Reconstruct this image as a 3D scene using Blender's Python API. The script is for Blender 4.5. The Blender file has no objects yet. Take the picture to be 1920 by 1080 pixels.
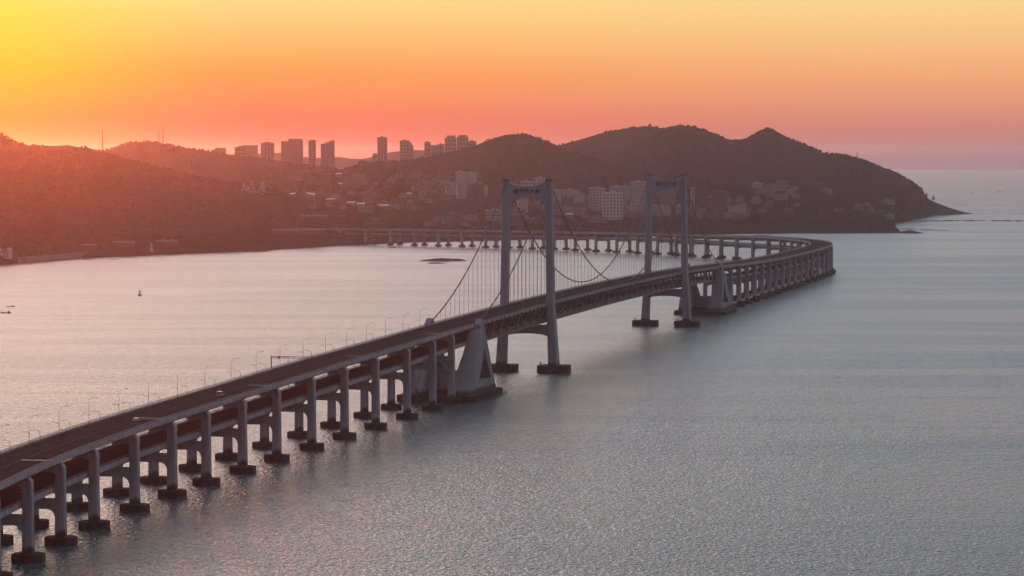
import bpy, math, random
import numpy as np
from mathutils import Vector

random.seed(7)
RNG = np.random.default_rng(7)
scene = bpy.context.scene
COL = scene.collection
R = math.radians

# ------------------------------------------------------------------ camera
CAM_Z = 127.0
FPX = 5280.0                     # focal length in pixels of a 1920 wide picture
PITCH = math.atan((540 - 293) / FPX)
cd = bpy.data.cameras.new('camera')
cam = bpy.data.objects.new('camera', cd)
COL.objects.link(cam)
cam.location = (0, 0, CAM_Z)
cam.rotation_euler = (math.pi / 2 - PITCH, 0, 0)
cd.sensor_width = 36
cd.lens = 36 * FPX / 1920
cd.clip_start = 1.0
cd.clip_end = 200000
scene.camera = cam

# ------------------------------------------------------------------ sun and sky
SUN_AZ = R(-11.2)                # left of the view axis (+Y)
SUN_EL = R(2.3)
SUN_DIR = Vector((math.sin(SUN_AZ) * math.cos(SUN_EL), math.cos(SUN_AZ) * math.cos(SUN_EL), math.sin(SUN_EL)))
sl = bpy.data.lights.new('sun', 'SUN')
sl.energy = 0.31
sl.angle = R(0.8)
sl.color = (1.0, 0.155, 0.035)
sun = bpy.data.objects.new('sun', sl)
COL.objects.link(sun)
sun.rotation_euler = (-SUN_DIR).to_track_quat('-Z', 'Y').to_euler()
sun.location = (-400, 2000, 900)

def lin(c):
    return tuple(((v / 255) / 12.92 if v / 255 <= 0.04045 else ((v / 255 + 0.055) / 1.055) ** 2.4) for v in c) + (1.0,)

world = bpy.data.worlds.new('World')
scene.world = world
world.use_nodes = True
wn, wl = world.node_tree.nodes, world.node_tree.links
for n in list(wn):
    wn.remove(n)

def wmath(op, a, b=None, clamp=False):
    n = wn.new('ShaderNodeMath'); n.operation = op; n.use_clamp = clamp
    for i, v in enumerate((a, b)):
        if v is None: continue
        if isinstance(v, (int, float)): n.inputs[i].default_value = v
        else: wl.new(v, n.inputs[i])
    return n.outputs[0]

def wramp(stops, fac):
    n = wn.new('ShaderNodeValToRGB'); n.color_ramp.interpolation = 'B_SPLINE' if False else 'EASE'
    n.color_ramp.interpolation = 'LINEAR'
    e = n.color_ramp.elements
    while len(e) < len(stops): e.new(0.5)
    for i, (p, c) in enumerate(stops):
        e[i].position = p; e[i].color = lin(c) if max(c) > 20 else tuple(c) + (1.0,)
    wl.new(fac, n.inputs[0])
    return n.outputs[0]

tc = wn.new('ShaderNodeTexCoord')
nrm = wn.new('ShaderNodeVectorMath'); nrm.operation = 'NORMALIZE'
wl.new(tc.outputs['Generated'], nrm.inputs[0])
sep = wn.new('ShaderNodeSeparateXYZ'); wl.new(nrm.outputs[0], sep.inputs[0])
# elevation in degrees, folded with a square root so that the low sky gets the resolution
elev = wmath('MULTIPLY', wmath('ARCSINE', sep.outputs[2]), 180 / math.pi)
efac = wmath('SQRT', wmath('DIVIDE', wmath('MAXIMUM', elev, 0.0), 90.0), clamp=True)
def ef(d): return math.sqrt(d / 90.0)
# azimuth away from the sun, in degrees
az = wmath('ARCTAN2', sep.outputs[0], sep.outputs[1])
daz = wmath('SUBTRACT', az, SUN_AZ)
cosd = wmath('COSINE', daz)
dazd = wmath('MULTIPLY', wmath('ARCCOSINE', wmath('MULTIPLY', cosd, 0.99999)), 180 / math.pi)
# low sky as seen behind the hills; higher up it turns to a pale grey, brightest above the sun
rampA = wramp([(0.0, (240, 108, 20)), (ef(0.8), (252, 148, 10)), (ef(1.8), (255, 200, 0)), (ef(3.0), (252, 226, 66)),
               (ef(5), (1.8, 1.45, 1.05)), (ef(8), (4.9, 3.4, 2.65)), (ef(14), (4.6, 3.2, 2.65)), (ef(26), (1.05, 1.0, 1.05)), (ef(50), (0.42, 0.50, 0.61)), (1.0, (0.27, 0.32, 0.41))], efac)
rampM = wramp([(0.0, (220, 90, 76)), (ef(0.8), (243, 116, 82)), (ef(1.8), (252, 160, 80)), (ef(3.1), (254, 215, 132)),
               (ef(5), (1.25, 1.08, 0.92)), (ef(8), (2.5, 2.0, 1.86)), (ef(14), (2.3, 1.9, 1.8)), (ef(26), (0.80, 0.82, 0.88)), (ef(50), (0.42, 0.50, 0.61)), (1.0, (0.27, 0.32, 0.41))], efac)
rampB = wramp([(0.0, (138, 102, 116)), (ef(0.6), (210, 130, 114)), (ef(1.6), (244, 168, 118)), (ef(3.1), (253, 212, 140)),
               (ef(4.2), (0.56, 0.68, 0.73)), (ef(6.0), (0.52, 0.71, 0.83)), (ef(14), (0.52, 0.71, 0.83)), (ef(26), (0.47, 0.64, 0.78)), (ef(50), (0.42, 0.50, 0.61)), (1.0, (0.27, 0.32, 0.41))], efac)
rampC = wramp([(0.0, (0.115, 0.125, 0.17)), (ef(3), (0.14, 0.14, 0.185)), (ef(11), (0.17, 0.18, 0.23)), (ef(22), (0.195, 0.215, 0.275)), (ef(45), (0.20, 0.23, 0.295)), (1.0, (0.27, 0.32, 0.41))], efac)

def wmix(a, b, x, lo, hi):
    mr = wn.new('ShaderNodeMapRange'); mr.interpolation_type = 'SMOOTHSTEP'
    mr.inputs['From Min'].default_value = lo; mr.inputs['From Max'].default_value = hi
    wl.new(x, mr.inputs['Value'])
    m = wn.new('ShaderNodeMix'); m.data_type = 'RGBA'
    wl.new(mr.outputs[0], m.inputs['Factor'])
    wl.new(a, m.inputs[6]); wl.new(b, m.inputs[7])
    return m.outputs[2]

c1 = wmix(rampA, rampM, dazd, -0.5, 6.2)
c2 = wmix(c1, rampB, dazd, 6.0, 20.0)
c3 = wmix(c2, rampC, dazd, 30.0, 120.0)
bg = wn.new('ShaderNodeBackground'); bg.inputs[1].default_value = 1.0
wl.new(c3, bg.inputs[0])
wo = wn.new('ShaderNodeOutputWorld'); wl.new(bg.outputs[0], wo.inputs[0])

vs = scene.view_settings
vs.view_transform = 'Standard'; vs.look = 'None'; vs.exposure = 0.0; vs.gamma = 1.0; vs.use_curve_mapping = False
scene.render.engine = 'CYCLES'
scene.cycles.volume_bounces = 1
scene.cycles.max_bounces = 6
scene.cycles.sample_clamp_indirect = 30
scene.cycles.sample_clamp_direct = 60

# ------------------------------------------------------------------ materials
def new_mat(name):
    m = bpy.data.materials.new(name); m.use_nodes = True
    nt = m.node_tree
    return m, nt, nt.nodes['Principled BSDF']

def rgba(c): return (c[0], c[1], c[2], 1.0)

def mat(name, col, col2=None, scale=0.3, rough=0.8, spec=0.3, metal=0.0, bump=0.0, streak=False, island=0.0, tide=0.0):
    m, nt, p = new_mat(name)
    p.inputs['Roughness'].default_value = rough
    p.inputs['Metallic'].default_value = metal
    p.inputs['Specular IOR Level'].default_value = spec
    if col2 is None:
        col2 = tuple(v * 0.72 for v in col)
    tcn = nt.nodes.new('ShaderNodeTexCoord')
    mp = nt.nodes.new('ShaderNodeMapping')
    nt.links.new(tcn.outputs['Object'], mp.inputs[0])
    mp.inputs['Scale'].default_value = (scale, scale, scale * (0.12 if streak else 1.0))
    nz = nt.nodes.new('ShaderNodeTexNoise'); nz.inputs['Scale'].default_value = 1.0
    nz.inputs['Detail'].default_value = 6; nz.inputs['Roughness'].default_value = 0.65
    nt.links.new(mp.outputs[0], nz.inputs['Vector'])
    rp = nt.nodes.new('ShaderNodeValToRGB')
    rp.color_ramp.elements[0].position = 0.33; rp.color_ramp.elements[1].position = 0.67
    rp.color_ramp.elements[0].color = rgba(col2); rp.color_ramp.elements[1].color = rgba(col)
    nt.links.new(nz.outputs[0], rp.inputs[0])
    out = rp.outputs[0]
    if island > 0:
        g = nt.nodes.new('ShaderNodeNewGeometry')
        mr = nt.nodes.new('ShaderNodeMapRange')
        mr.inputs['To Min'].default_value = 1 - island; mr.inputs['To Max'].default_value = 1 + island
        nt.links.new(g.outputs['Random Per Island'], mr.inputs['Value'])
        mx = nt.nodes.new('ShaderNodeVectorMath'); mx.operation = 'SCALE'
        nt.links.new(out, mx.inputs[0]); nt.links.new(mr.outputs[0], mx.inputs['Scale'])
        out = mx.outputs[0]
    if tide:
        # algae and wet stain up to an uneven tide line
        sx = nt.nodes.new('ShaderNodeSeparateXYZ'); nt.links.new(tcn.outputs['Object'], sx.inputs[0])
        ad = nt.nodes.new('ShaderNodeMath'); ad.operation = 'MULTIPLY_ADD'
        nt.links.new(nz.outputs[0], ad.inputs[0]); ad.inputs[1].default_value = -5.0; nt.links.new(sx.outputs[2], ad.inputs[2])
        mr2 = nt.nodes.new('ShaderNodeMapRange'); mr2.interpolation_type = 'SMOOTHSTEP'
        mr2.inputs['From Min'].default_value = tide - 2.5; mr2.inputs['From Max'].default_value = tide - 0.4
        nt.links.new(ad.outputs[0], mr2.inputs['Value'])
        mx2 = nt.nodes.new('ShaderNodeMix'); mx2.data_type = 'RGBA'
        nt.links.new(mr2.outputs[0], mx2.inputs['Factor']); mx2.inputs[6].default_value = (0.07, 0.066, 0.06, 1)
        nt.links.new(out, mx2.inputs[7]); out = mx2.outputs[2]
    nt.links.new(out, p.inputs['Base Color'])
    if bump:
        b = nt.nodes.new('ShaderNodeBump'); b.inputs['Strength'].default_value = bump
        b.inputs['Distance'].default_value = 0.3
        nt.links.new(nz.outputs[0], b.inputs['Height']); nt.links.new(b.outputs[0], p.inputs['Normal'])
    return m

M = {}
M['concrete'] = mat('concrete', (0.43, 0.425, 0.435), (0.24, 0.237, 0.245), 0.34, 0.85, 0.25, streak=True, tide=3.2)
M['tower_paint'] = mat('tower_concrete', (0.36, 0.368, 0.385), (0.235, 0.24, 0.255), 0.20, 0.75, 0.3, streak=True, tide=4.6)
M['anchor_concrete'] = mat('anchor_concrete', (0.33, 0.328, 0.34), (0.20, 0.20, 0.21), 0.16, 0.85, 0.2, streak=True, tide=4.5)
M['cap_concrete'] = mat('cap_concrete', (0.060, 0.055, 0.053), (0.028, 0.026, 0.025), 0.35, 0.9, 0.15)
M['asphalt'] = mat('asphalt', (0.052, 0.047, 0.047), (0.034, 0.031, 0.031), 0.09, 0.92, 0.0)
M['asphalt_red'] = mat('asphalt_lower', (0.060, 0.034, 0.031), (0.038, 0.024, 0.022), 0.1, 0.92, 0.0)
M['paint'] = mat('road_paint', (0.17, 0.16, 0.155), (0.08, 0.075, 0.07), 0.5, 0.8)
M['joint'] = mat('joint_steel', (0.55, 0.52, 0.50), (0.42, 0.40, 0.38), 1.0, 0.4, 0.5, metal=0.6)
M['steel'] = mat('truss_steel', (0.17, 0.17, 0.185), (0.11, 0.11, 0.12), 0.5, 0.6, 0.4)
M['rail'] = mat('rail_steel', (0.25, 0.24, 0.24), (0.16, 0.155, 0.155), 0.5, 0.55, 0.4)
M['cable'] = mat('cable_wrap', (0.055, 0.052, 0.052), (0.035, 0.033, 0.033), 0.4, 0.6, 0.4)
M['hanger'] = mat('hanger_wire', (0.14, 0.135, 0.135), (0.1, 0.1, 0.1), 0.5, 0.5, 0.4)
M['lamp'] = mat('lamp_metal', (0.10, 0.096, 0.096), (0.07, 0.066, 0.066), 1.0, 0.5, 0.4)
M['letter'] = mat('letter_blue', (0.020, 0.026, 0.060), (0.014, 0.018, 0.045), 1.0, 0.5, 0.4)
M['beacon'] = mat('beacon_red', (0.16, 0.05, 0.045), (0.09, 0.035, 0.03), 1.0, 0.7)
M['car_white'] = mat('car_white', (0.42, 0.41, 0.41), (0.36, 0.36, 0.36), 1.0, 0.3, 0.5)
M['car_grey'] = mat('car_grey', (0.25, 0.25, 0.27), (0.2, 0.2, 0.22), 1.0, 0.3, 0.5)
M['glass_dark'] = mat('dark_glass', (0.02, 0.02, 0.025), (0.015, 0.015, 0.02), 1.0, 0.1, 0.6)
M['rubber'] = mat('rubber', (0.02, 0.02, 0.02), None, 1.0, 0.9, 0.1)
M['lampglass'] = mat('headlamp', (0.8, 0.8, 0.75), None, 1.0, 0.2, 0.6)
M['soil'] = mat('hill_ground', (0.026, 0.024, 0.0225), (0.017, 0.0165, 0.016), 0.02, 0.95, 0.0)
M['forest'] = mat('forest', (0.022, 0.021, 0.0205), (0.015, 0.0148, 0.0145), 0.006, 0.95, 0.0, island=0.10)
M['pine'] = mat('pine', (0.030, 0.034, 0.022), (0.018, 0.020, 0.014), 0.3, 0.95, 0.04)
M['bark'] = mat('bark', (0.05, 0.038, 0.03), None, 0.6, 0.95, 0.05)
M['rock'] = mat('rock', (0.075, 0.062, 0.054), (0.035, 0.03, 0.027), 0.25, 0.9, 0.1, bump=0.5)
M['wall_white'] = mat('wall_white', (0.66, 0.63, 0.60), (0.54, 0.52, 0.49), 0.06, 0.85, 0.2, streak=True)
M['wall_pale'] = mat('wall_pale', (0.46, 0.43, 0.42), (0.35, 0.33, 0.32), 0.06, 0.85, 0.2, streak=True)
M['wall_grey'] = mat('wall_grey', (0.22, 0.205, 0.20), (0.16, 0.15, 0.148), 0.06, 0.85, 0.2, streak=True)
M['wall_brown'] = mat('wall_brown', (0.13, 0.095, 0.085), (0.09, 0.07, 0.062), 0.06, 0.85, 0.2, streak=True)
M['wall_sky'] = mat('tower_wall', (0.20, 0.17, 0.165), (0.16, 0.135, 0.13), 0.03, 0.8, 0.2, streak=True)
M['roof_pale'] = mat('roof_pale', (0.46, 0.44, 0.43), (0.36, 0.35, 0.34), 0.1, 0.5, 0.4)
M['roof_grey'] = mat('roof_grey', (0.30, 0.29, 0.285), (0.22, 0.21, 0.21), 0.1, 0.6, 0.3)
M['house_wall'] = mat('house_wall', (0.27, 0.25, 0.245), (0.19, 0.18, 0.175), 0.06, 0.85, 0.2, streak=True)
M['roof_slate'] = mat('roof_slate', (0.17, 0.165, 0.165), None, 0.1, 0.7, 0.2)
M['roof_red'] = mat('roof_red', (0.16, 0.075, 0.055), (0.11, 0.055, 0.045), 0.2, 0.85, 0.2)
M['roof_dark'] = mat('roof_dark', (0.10, 0.095, 0.09), None, 0.2, 0.9, 0.2)
M['hull'] = mat('boat_hull', (0.035, 0.022, 0.022), None, 0.5, 0.7, 0.3)
M['boat_cabin'] = mat('boat_cabin', (0.07, 0.05, 0.048), None, 0.5, 0.7, 0.3)
M['gravel'] = mat('sea_wall_stone', (0.30, 0.27, 0.25), (0.18, 0.16, 0.15), 0.08, 0.9, 0.1)
M['ride_steel'] = mat('ride_steel', (0.75, 0.72, 0.70), None, 0.2, 0.5, 0.4)

def sea_material():
    m, nt, p = new_mat('sea_water')
    N, L = nt.nodes, nt.links
    p.inputs['Base Color'].default_value = (0.034, 0.076, 0.088, 1)
    p.inputs['IOR'].default_value = 1.333
    tcn = N.new('ShaderNodeTexCoord')
    def noise(sx, sy, detail, rough=0.55, dist=0.0, rot=0.0):
        mp = N.new('ShaderNodeMapping'); mp.inputs['Scale'].default_value = (sx, sy, 1)
        mp.inputs['Rotation'].default_value = (0, 0, rot)
        L.new(tcn.outputs['Object'], mp.inputs[0])
        nz = N.new('ShaderNodeTexNoise'); nz.inputs['Scale'].default_value = 1
        nz.inputs['Detail'].default_value = detail; nz.inputs['Roughness'].default_value = rough
        nz.inputs['Distortion'].default_value = dist
        L.new(mp.outputs[0], nz.inputs['Vector'])
        return nz.outputs[0]
    def mth(op, a, b):
        n = N.new('ShaderNodeMath'); n.operation = op
        for i, v in enumerate((a, b)):
            if isinstance(v, (int, float)): n.inputs[i].default_value = v
            else: L.new(v, n.inputs[i])
        return n.outputs[0]
    # slicks: long calm bands across the view
    slick = noise(1 / 760, 1 / 130, 5, 0.58, 0.8, R(4))
    mr = N.new('ShaderNodeMapRange'); mr.interpolation_type = 'SMOOTHSTEP'
    mr.inputs['From Min'].default_value = 0.40; mr.inputs['From Max'].default_value = 0.60
    L.new(slick, mr.inputs['Value'])
    rough = N.new('ShaderNodeMapRange')
    L.new(mr.outputs[0], rough.inputs['Value'])
    rough.inputs['To Min'].default_value = 0.19; rough.inputs['To Max'].default_value = 0.25
    L.new(rough.outputs[0], p.inputs['Roughness'])
    amp = N.new('ShaderNodeMapRange'); L.new(mr.outputs[0], amp.inputs['Value'])
    amp.inputs['To Min'].default_value = 0.82; amp.inputs['To Max'].default_value = 1.1
    # the open sea past the headland is rougher than the sheltered bay
    sy = N.new('ShaderNodeSeparateXYZ'); L.new(tcn.outputs['Object'], sy.inputs[0])
    off = N.new('ShaderNodeMapRange'); off.interpolation_type = 'SMOOTHSTEP'; L.new(sy.outputs[1], off.inputs['Value'])
    off.inputs['From Min'].default_value = 4300; off.inputs['From Max'].default_value = 9000
    off.inputs['To Min'].default_value = 1.0; off.inputs['To Max'].default_value = 2.6
    h1 = mth('MULTIPLY', noise(1 / 1.7, 1 / 2.6, 2.0, 0.5, 0.4, R(14)), 1.45)
    h2 = mth('MULTIPLY', noise(1 / 7, 1 / 11, 2, 0.5, 0.3, R(-10)), 1.0)
    h = mth('MULTIPLY', mth('MULTIPLY', mth('ADD', h1, h2), amp.outputs[0]), off.outputs[0])
    b = N.new('ShaderNodeBump'); b.inputs['Strength'].default_value = 1.0; b.inputs['Distance'].default_value = 1.0
    L.new(h, b.inputs['Height']); L.new(b.outputs[0], p.inputs['Normal'])
    return m
M['sea'] = sea_material()

# ------------------------------------------------------------------ helpers
def tag(o, label=None, cat=None, group=None, kind=None):
    if label: o['label'] = label
    if cat: o['category'] = cat
    if group: o['group'] = group
    if kind: o['kind'] = kind
    return o

def link(o, parent=None):
    COL.objects.link(o)
    if parent is not None: o.parent = parent
    return o

def empty(name, loc=(0, 0, 0), rz=0.0, parent=None):
    o = bpy.data.objects.new(name, None)
    o.empty_display_size = 0.5
    o.location = loc; o.rotation_euler = (0, 0, rz)
    return link(o, parent)

class MB:
    """collects vertices and faces of ONE mesh object"""
    def __init__(self): self.v = []; self.f = []; self.mi = []
    def add(self, vs, fs, mi=0):
        k = len(self.v); self.v.extend([tuple(map(float, q)) for q in vs])
        for f in fs: self.f.append(tuple(i + k for i in f)); self.mi.append(mi)
        return self
    def box(self, x0, x1, y0, y1, z0, z1, mi=0):
        v = [(x0, y0, z0), (x1, y0, z0), (x1, y1, z0), (x0, y1, z0), (x0, y0, z1), (x1, y0, z1), (x1, y1, z1), (x0, y1, z1)]
        return self.add(v, [(0, 3, 2, 1), (4, 5, 6, 7), (0, 1, 5, 4), (1, 2, 6, 5), (2, 3, 7, 6), (3, 0, 4, 7)], mi)
    def loft(self, rings, cap=True, mi=0, closed=True):
        n = len(rings[0]); vs = [q for r in rings for q in r]; fs = []
        for i in range(len(rings) - 1):
            for j in range(n if closed else n - 1):
                a, b = i * n + j, i * n + (j + 1) % n
                fs.append((a, b, b + n, a + n))
        if cap and closed:
            fs.append(tuple(reversed(range(n)))); fs.append(tuple((len(rings) - 1) * n + j for j in range(n)))
        return self.add(vs, fs, mi)
    def bar(self, a, b, w, h=None, mi=0):
        a, b = Vector(a), Vector(b); d = (b - a)
        if d.length < 1e-6: return self
        d.normalize(); h = w if h is None else h
        up = Vector((0, 0, 1)) if abs(d.z) < 0.95 else Vector((1, 0, 0))
        s = d.cross(up).normalized(); u = s.cross(d).normalized()
        ring = lambda c: [c + s * (w / 2) * i + u * (h / 2) * j for i, j in ((-1, -1), (1, -1), (1, 1), (-1, 1))]
        return self.loft([ring(a), ring(b)], mi=mi)
    def tube(self, pts, r, n=8, mi=0):
        pts = [Vector(q) for q in pts]; rings = []
        rr = r if isinstance(r, (list, tuple)) else [r] * len(pts)
        for i, q in enumerate(pts):
            d = (pts[min(i + 1, len(pts) - 1)] - pts[max(i - 1, 0)]).normalized()
            up = Vector((0, 0, 1)) if abs(d.z) < 0.95 else Vector((1, 0, 0))
            s = d.cross(up).normalized(); u = s.cross(d).normalized()
            rings.append([q + s * rr[i] * math.cos(2 * math.pi * k / n) + u * rr[i] * math.sin(2 * math.pi * k / n) for k in range(n)])
        return self.loft(rings, mi=mi)
    def prism(self, poly, z0, z1, mi=0):
        return self.loft([[(x, y, z0) for x, y in poly], [(x, y, z1) for x, y in poly]], mi=mi)
    def mesh(self, name, mats, smooth=False):
        me = bpy.data.meshes.new(name); me.from_pydata(self.v, [], self.f)
        ms = mats if isinstance(mats, (list, tuple)) else [mats]
        for m in ms: me.materials.append(M[m])
        if len(ms) > 1: me.polygons.foreach_set('material_index', self.mi)
        if smooth: me.polygons.foreach_set('use_smooth', [True] * len(me.polygons))
        me.update(); return me
    def build(self, name, mats, parent=None, smooth=False, loc=None, rz=None):
        o = bpy.data.objects.new(name, self.mesh(name, mats, smooth))
        if loc is not None: o.location = loc
        if rz is not None: o.rotation_euler = (0, 0, rz)
        return link(o, parent)

def inst(name, me, parent=None, loc=(0, 0, 0), rz=0.0, scale=None):
    o = bpy.data.objects.new(name, me); o.location = loc; o.rotation_euler = (0, 0, rz)
    if scale: o.scale = scale
    return link(o, parent)

ORD = ['first', 'second', 'third', 'fourth', 'fifth', 'sixth', 'seventh', 'eighth', 'ninth', 'tenth', 'eleventh', 'twelfth',
       'thirteenth', 'fourteenth', 'fifteenth', 'sixteenth', 'seventeenth', 'eighteenth', 'nineteenth', 'twentieth']
TENS = {2: 'twenty', 3: 'thirty', 4: 'forty', 5: 'fifty', 6: 'sixty'}
def ordinal(i):                   # 1-based
    if i <= 20: return ORD[i - 1]
    t, u = divmod(i, 10)
    return (TENS[t][:-1] + 'ieth') if u == 0 else TENS[t] + '-' + ORD[u - 1]

# survey: bearings measured from the camera station, turned into plan positions
ct, st = math.cos(PITCH), math.sin(PITCH)
def ray(px, py):
    dx, dy = (px - 960) / FPX, -(py - 540) / FPX
    return dx, ct + dy * st, -st + dy * ct
def gp(px, py, z=0.0):
    d = ray(px, py); t = (z - CAM_Z) / d[2]
    return d[0] * t, d[1] * t
def zat(py, D):                   # height of a sight line at distance D
    d = ray(960, py); return CAM_Z + d[2] / d[1] * D
def xat(px, D):
    return (px - 960) / FPX * D / (ct)   # good to a few centimetres per kilometre

# value noise on numpy arrays
def _hash(ix, iy, seed):
    n = (ix.astype(np.int64) * 374761393 + iy.astype(np.int64) * 668265263 + seed * 1442695041) & 0x7fffffff
    n = (n ^ (n >> 13)) * 1274126177 & 0x7fffffff
    return ((n ^ (n >> 16)) & 0xffff) / 65535.0
def vnoise(x, y, seed=0):
    ix, iy = np.floor(x), np.floor(y); fx, fy = x - ix, y - iy
    fx = fx * fx * (3 - 2 * fx); fy = fy * fy * (3 - 2 * fy)
    a, b = _hash(ix, iy, seed), _hash(ix + 1, iy, seed)
    c, d = _hash(ix, iy + 1, seed), _hash(ix + 1, iy + 1, seed)
    return (a + (b - a) * fx) * (1 - fy) + (c + (d - c) * fx) * fy
def fbm(x, y, oct=4, seed=0):
    s, a, t = 0.0, 0.5, 0.0
    for i in range(oct):
        s = s + a * vnoise(x, y, seed + i * 17); t += a; x, y, a = x * 2.03, y * 2.03, a * 0.5
    return s / t
def sstep(x): x = np.clip(x, 0, 1); return x * x * (3 - 2 * x)

# ------------------------------------------------------------------ the sea
def make_sea():
    rad = [0.0, 300, 600, 900, 1300, 1800, 2500, 3500, 5000, 7000, 10000, 14000, 20000, 27000]
    n = 96; v = [(0, 0, 0)]; f = []
    for r in rad[1:]:
        for k in range(n):
            a = 2 * math.pi * k / n; v.append((r * math.cos(a), r * math.sin(a), 0))
    for k in range(n): f.append((0, 1 + k, 1 + (k + 1) % n))
    for i in range(len(rad) - 2):
        for k in range(n):
            a, b = 1 + i * n + k, 1 + i * n + (k + 1) % n
            f.append((a, a + n, b + n, b))
    o = MB().add(v, f).build('sea', 'sea')
    tag(o, 'calm grey sea with pink evening light', 'sea', kind='structure')
make_sea()

# ------------------------------------------------------------------ the land
SHORE = [(-4200, 2700), (-2200, 2850), (-1100, 3000), (-640, 3170), (-598, 3288), (-547, 3476), (-454, 3627), (-379, 3707), (-330, 3791), (-242, 3994),
         (-157, 4142), (-48, 4221), (33, 4302), (383, 4597), (560, 4640), (636, 4661), (650, 4720), (672, 4950), (700, 5250), (790, 5600), (840, 5780), (900, 6060), (1022, 6225)]
BACK = [(-4200, 9200), (500, 9200), (640, 8800), (760, 8000), (860, 7300), (940, 6800), (1022, 6330)]
SX, SY = np.array(SHORE).T; BX, BY = np.array(BACK).T

def ridge_pts(pts, D):
    out = []
    for px, py in pts:
        d = D(px) if callable(D) else D
        out.append((xat(px, d), zat(py, d), d))
    a = np.array(sorted(out)); return a
RIDGES = []
def add_ridge(pts, D, wf, wb, po=1.5):
    RIDGES.append((ridge_pts(pts, D), wf, wb, po))
lerp = lambda x, a, b, p, q: p + (q - p) * min(1, max(0, (x - a) / (b - a)))
add_ridge([(-900, 235), (-500, 215), (-250, 232), (-120, 236), (-60, 243), (0, 252), (20, 259), (45, 269), (70, 273), (100, 272), (130, 271), (160, 276), (200, 285), (240, 297),
           (300, 313), (360, 328), (430, 340), (500, 352), (560, 366), (620, 392)], lambda p: lerp(p, 0, 600, 4350, 4700), 1000, 500)
add_ridge([(-300, 300), (100, 300), (170, 290), (205, 279), (225, 272), (250, 266), (275, 264), (300, 267), (330, 272), (360, 278), (400, 283), (440, 290), (500, 298),
           (550, 306), (600, 311), (650, 318), (700, 326)], 6150, 800, 500)
add_ridge([(560, 330), (640, 318), (690, 304), (740, 302), (800, 294), (850, 282), (890, 272), (920, 260), (945, 252), (960, 250), (985, 251), (1000, 254), (1030, 265),
           (1055, 276), (1090, 290), (1150, 312), (1220, 335)], 5500, 800, 500)
add_ridge([(900, 300), (980, 290), (1055, 270), (1080, 263), (1130, 248), (1160, 242), (1180, 239), (1220, 235), (1240, 240), (1300, 252), (1400, 272)], 6300, 900, 700)
add_ridge([(1100, 310), (1160, 285), (1210, 262), (1240, 243), (1265, 235), (1280, 236), (1300, 237), (1320, 243), (1340, 251), (1365, 262), (1395, 261), (1408, 254), (1420, 247), (1432, 241), (1440, 240), (1450, 243),
           (1460, 249), (1490, 263), (1515, 273), (1530, 281), (1545, 288), (1580, 289), (1610, 297), (1640, 309), (1660, 316), (1680, 325), (1700, 336), (1712, 344), (1722, 355),
           (1732, 368), (1745, 376), (1775, 388), (1800, 396), (1826, 402)], lambda p: lerp(p, 1450, 1826, 5750, 6235), 950, 650, 1.35)

def terrain(x, y):
    x = np.asarray(x, float); y = np.asarray(y, float)
    ys = np.interp(x, SX, SY, right=1e6); yb = np.interp(x, BX, BY, right=-1e6)
    ys = ys + (fbm(x / 60, x * 0 + 3.3, 3, 5) - 0.5) * 34
    d = np.minimum(y - ys, (yb - y))
    west = sstep((x + 100) / -500)
    base = 6 * sstep(d / 22) + (9 + 6 * west) * sstep((d - 15) / 90) + 26 * sstep((d - 120) / 1100)
    base = base * (1 - 0.85 * sstep((x - 800) / 150))
    base = base + (fbm(x / 140, y / 140, 3, 11) - 0.5) * 10 * sstep(d / 150)
    h = base
    for a, wf, wb, po in RIDGES:
        zr = np.interp(x, a[:, 0], a[:, 1], left=0, right=0); dr = np.interp(x, a[:, 0], a[:, 2])
        t = y - dr
        front = np.clip(1 + t / wf, 0, 1); back = np.clip(1 - t / wb, 0, 1)
        s = np.where(t < 0, front ** po * (1 - 0.0), back ** 1.5)
        g = fbm(x / 230, y / 420, 4, 23) - 0.5
        hr = zr * np.clip(s, 0, 1) + g * 46 * s * (1 - s) * 4 * 0.6
        inside = (x >= a[0, 0]) & (x <= a[-1, 0])
        hr = np.where(inside, hr, 0)
        h = np.maximum(h, hr)
    # behind the ridges the ground stays up as a plateau
    h = np.maximum(h, np.where(y > 6300, 70 * sstep((y - 6300) / 400) * sstep((330 - x) / 200), 0))
    cliff = sstep(d / np.where(x > 500, 9.0, 26.0))
    lim = 4 + np.clip(d, 0, None) * np.where(x > 560, 1.1, 0.75) + np.where((x > 500) & (x < 660), 10, 0)
    h = np.minimum(h, lim)
    return np.where(d > 0, -2.5 + (h + 2.5) * cliff, -2.5 - np.clip(-d, 0, 400) * 0.02)

def th(x, y): return float(terrain(np.array([x]), np.array([y]))[0])
def ground_hit(px, py, d0=3200, d1=8800):
    d = ray(px, py); t = np.arange(d0, d1, 6.0)
    X, Y, Z = d[0] / d[1] * t, t, CAM_Z + d[2] / d[1] * t
    hit = np.nonzero(terrain(X, Y) >= Z)[0]
    if len(hit) == 0: return None
    k = hit[0]; return X[k], Y[k], th(X[k], Y[k])

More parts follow.
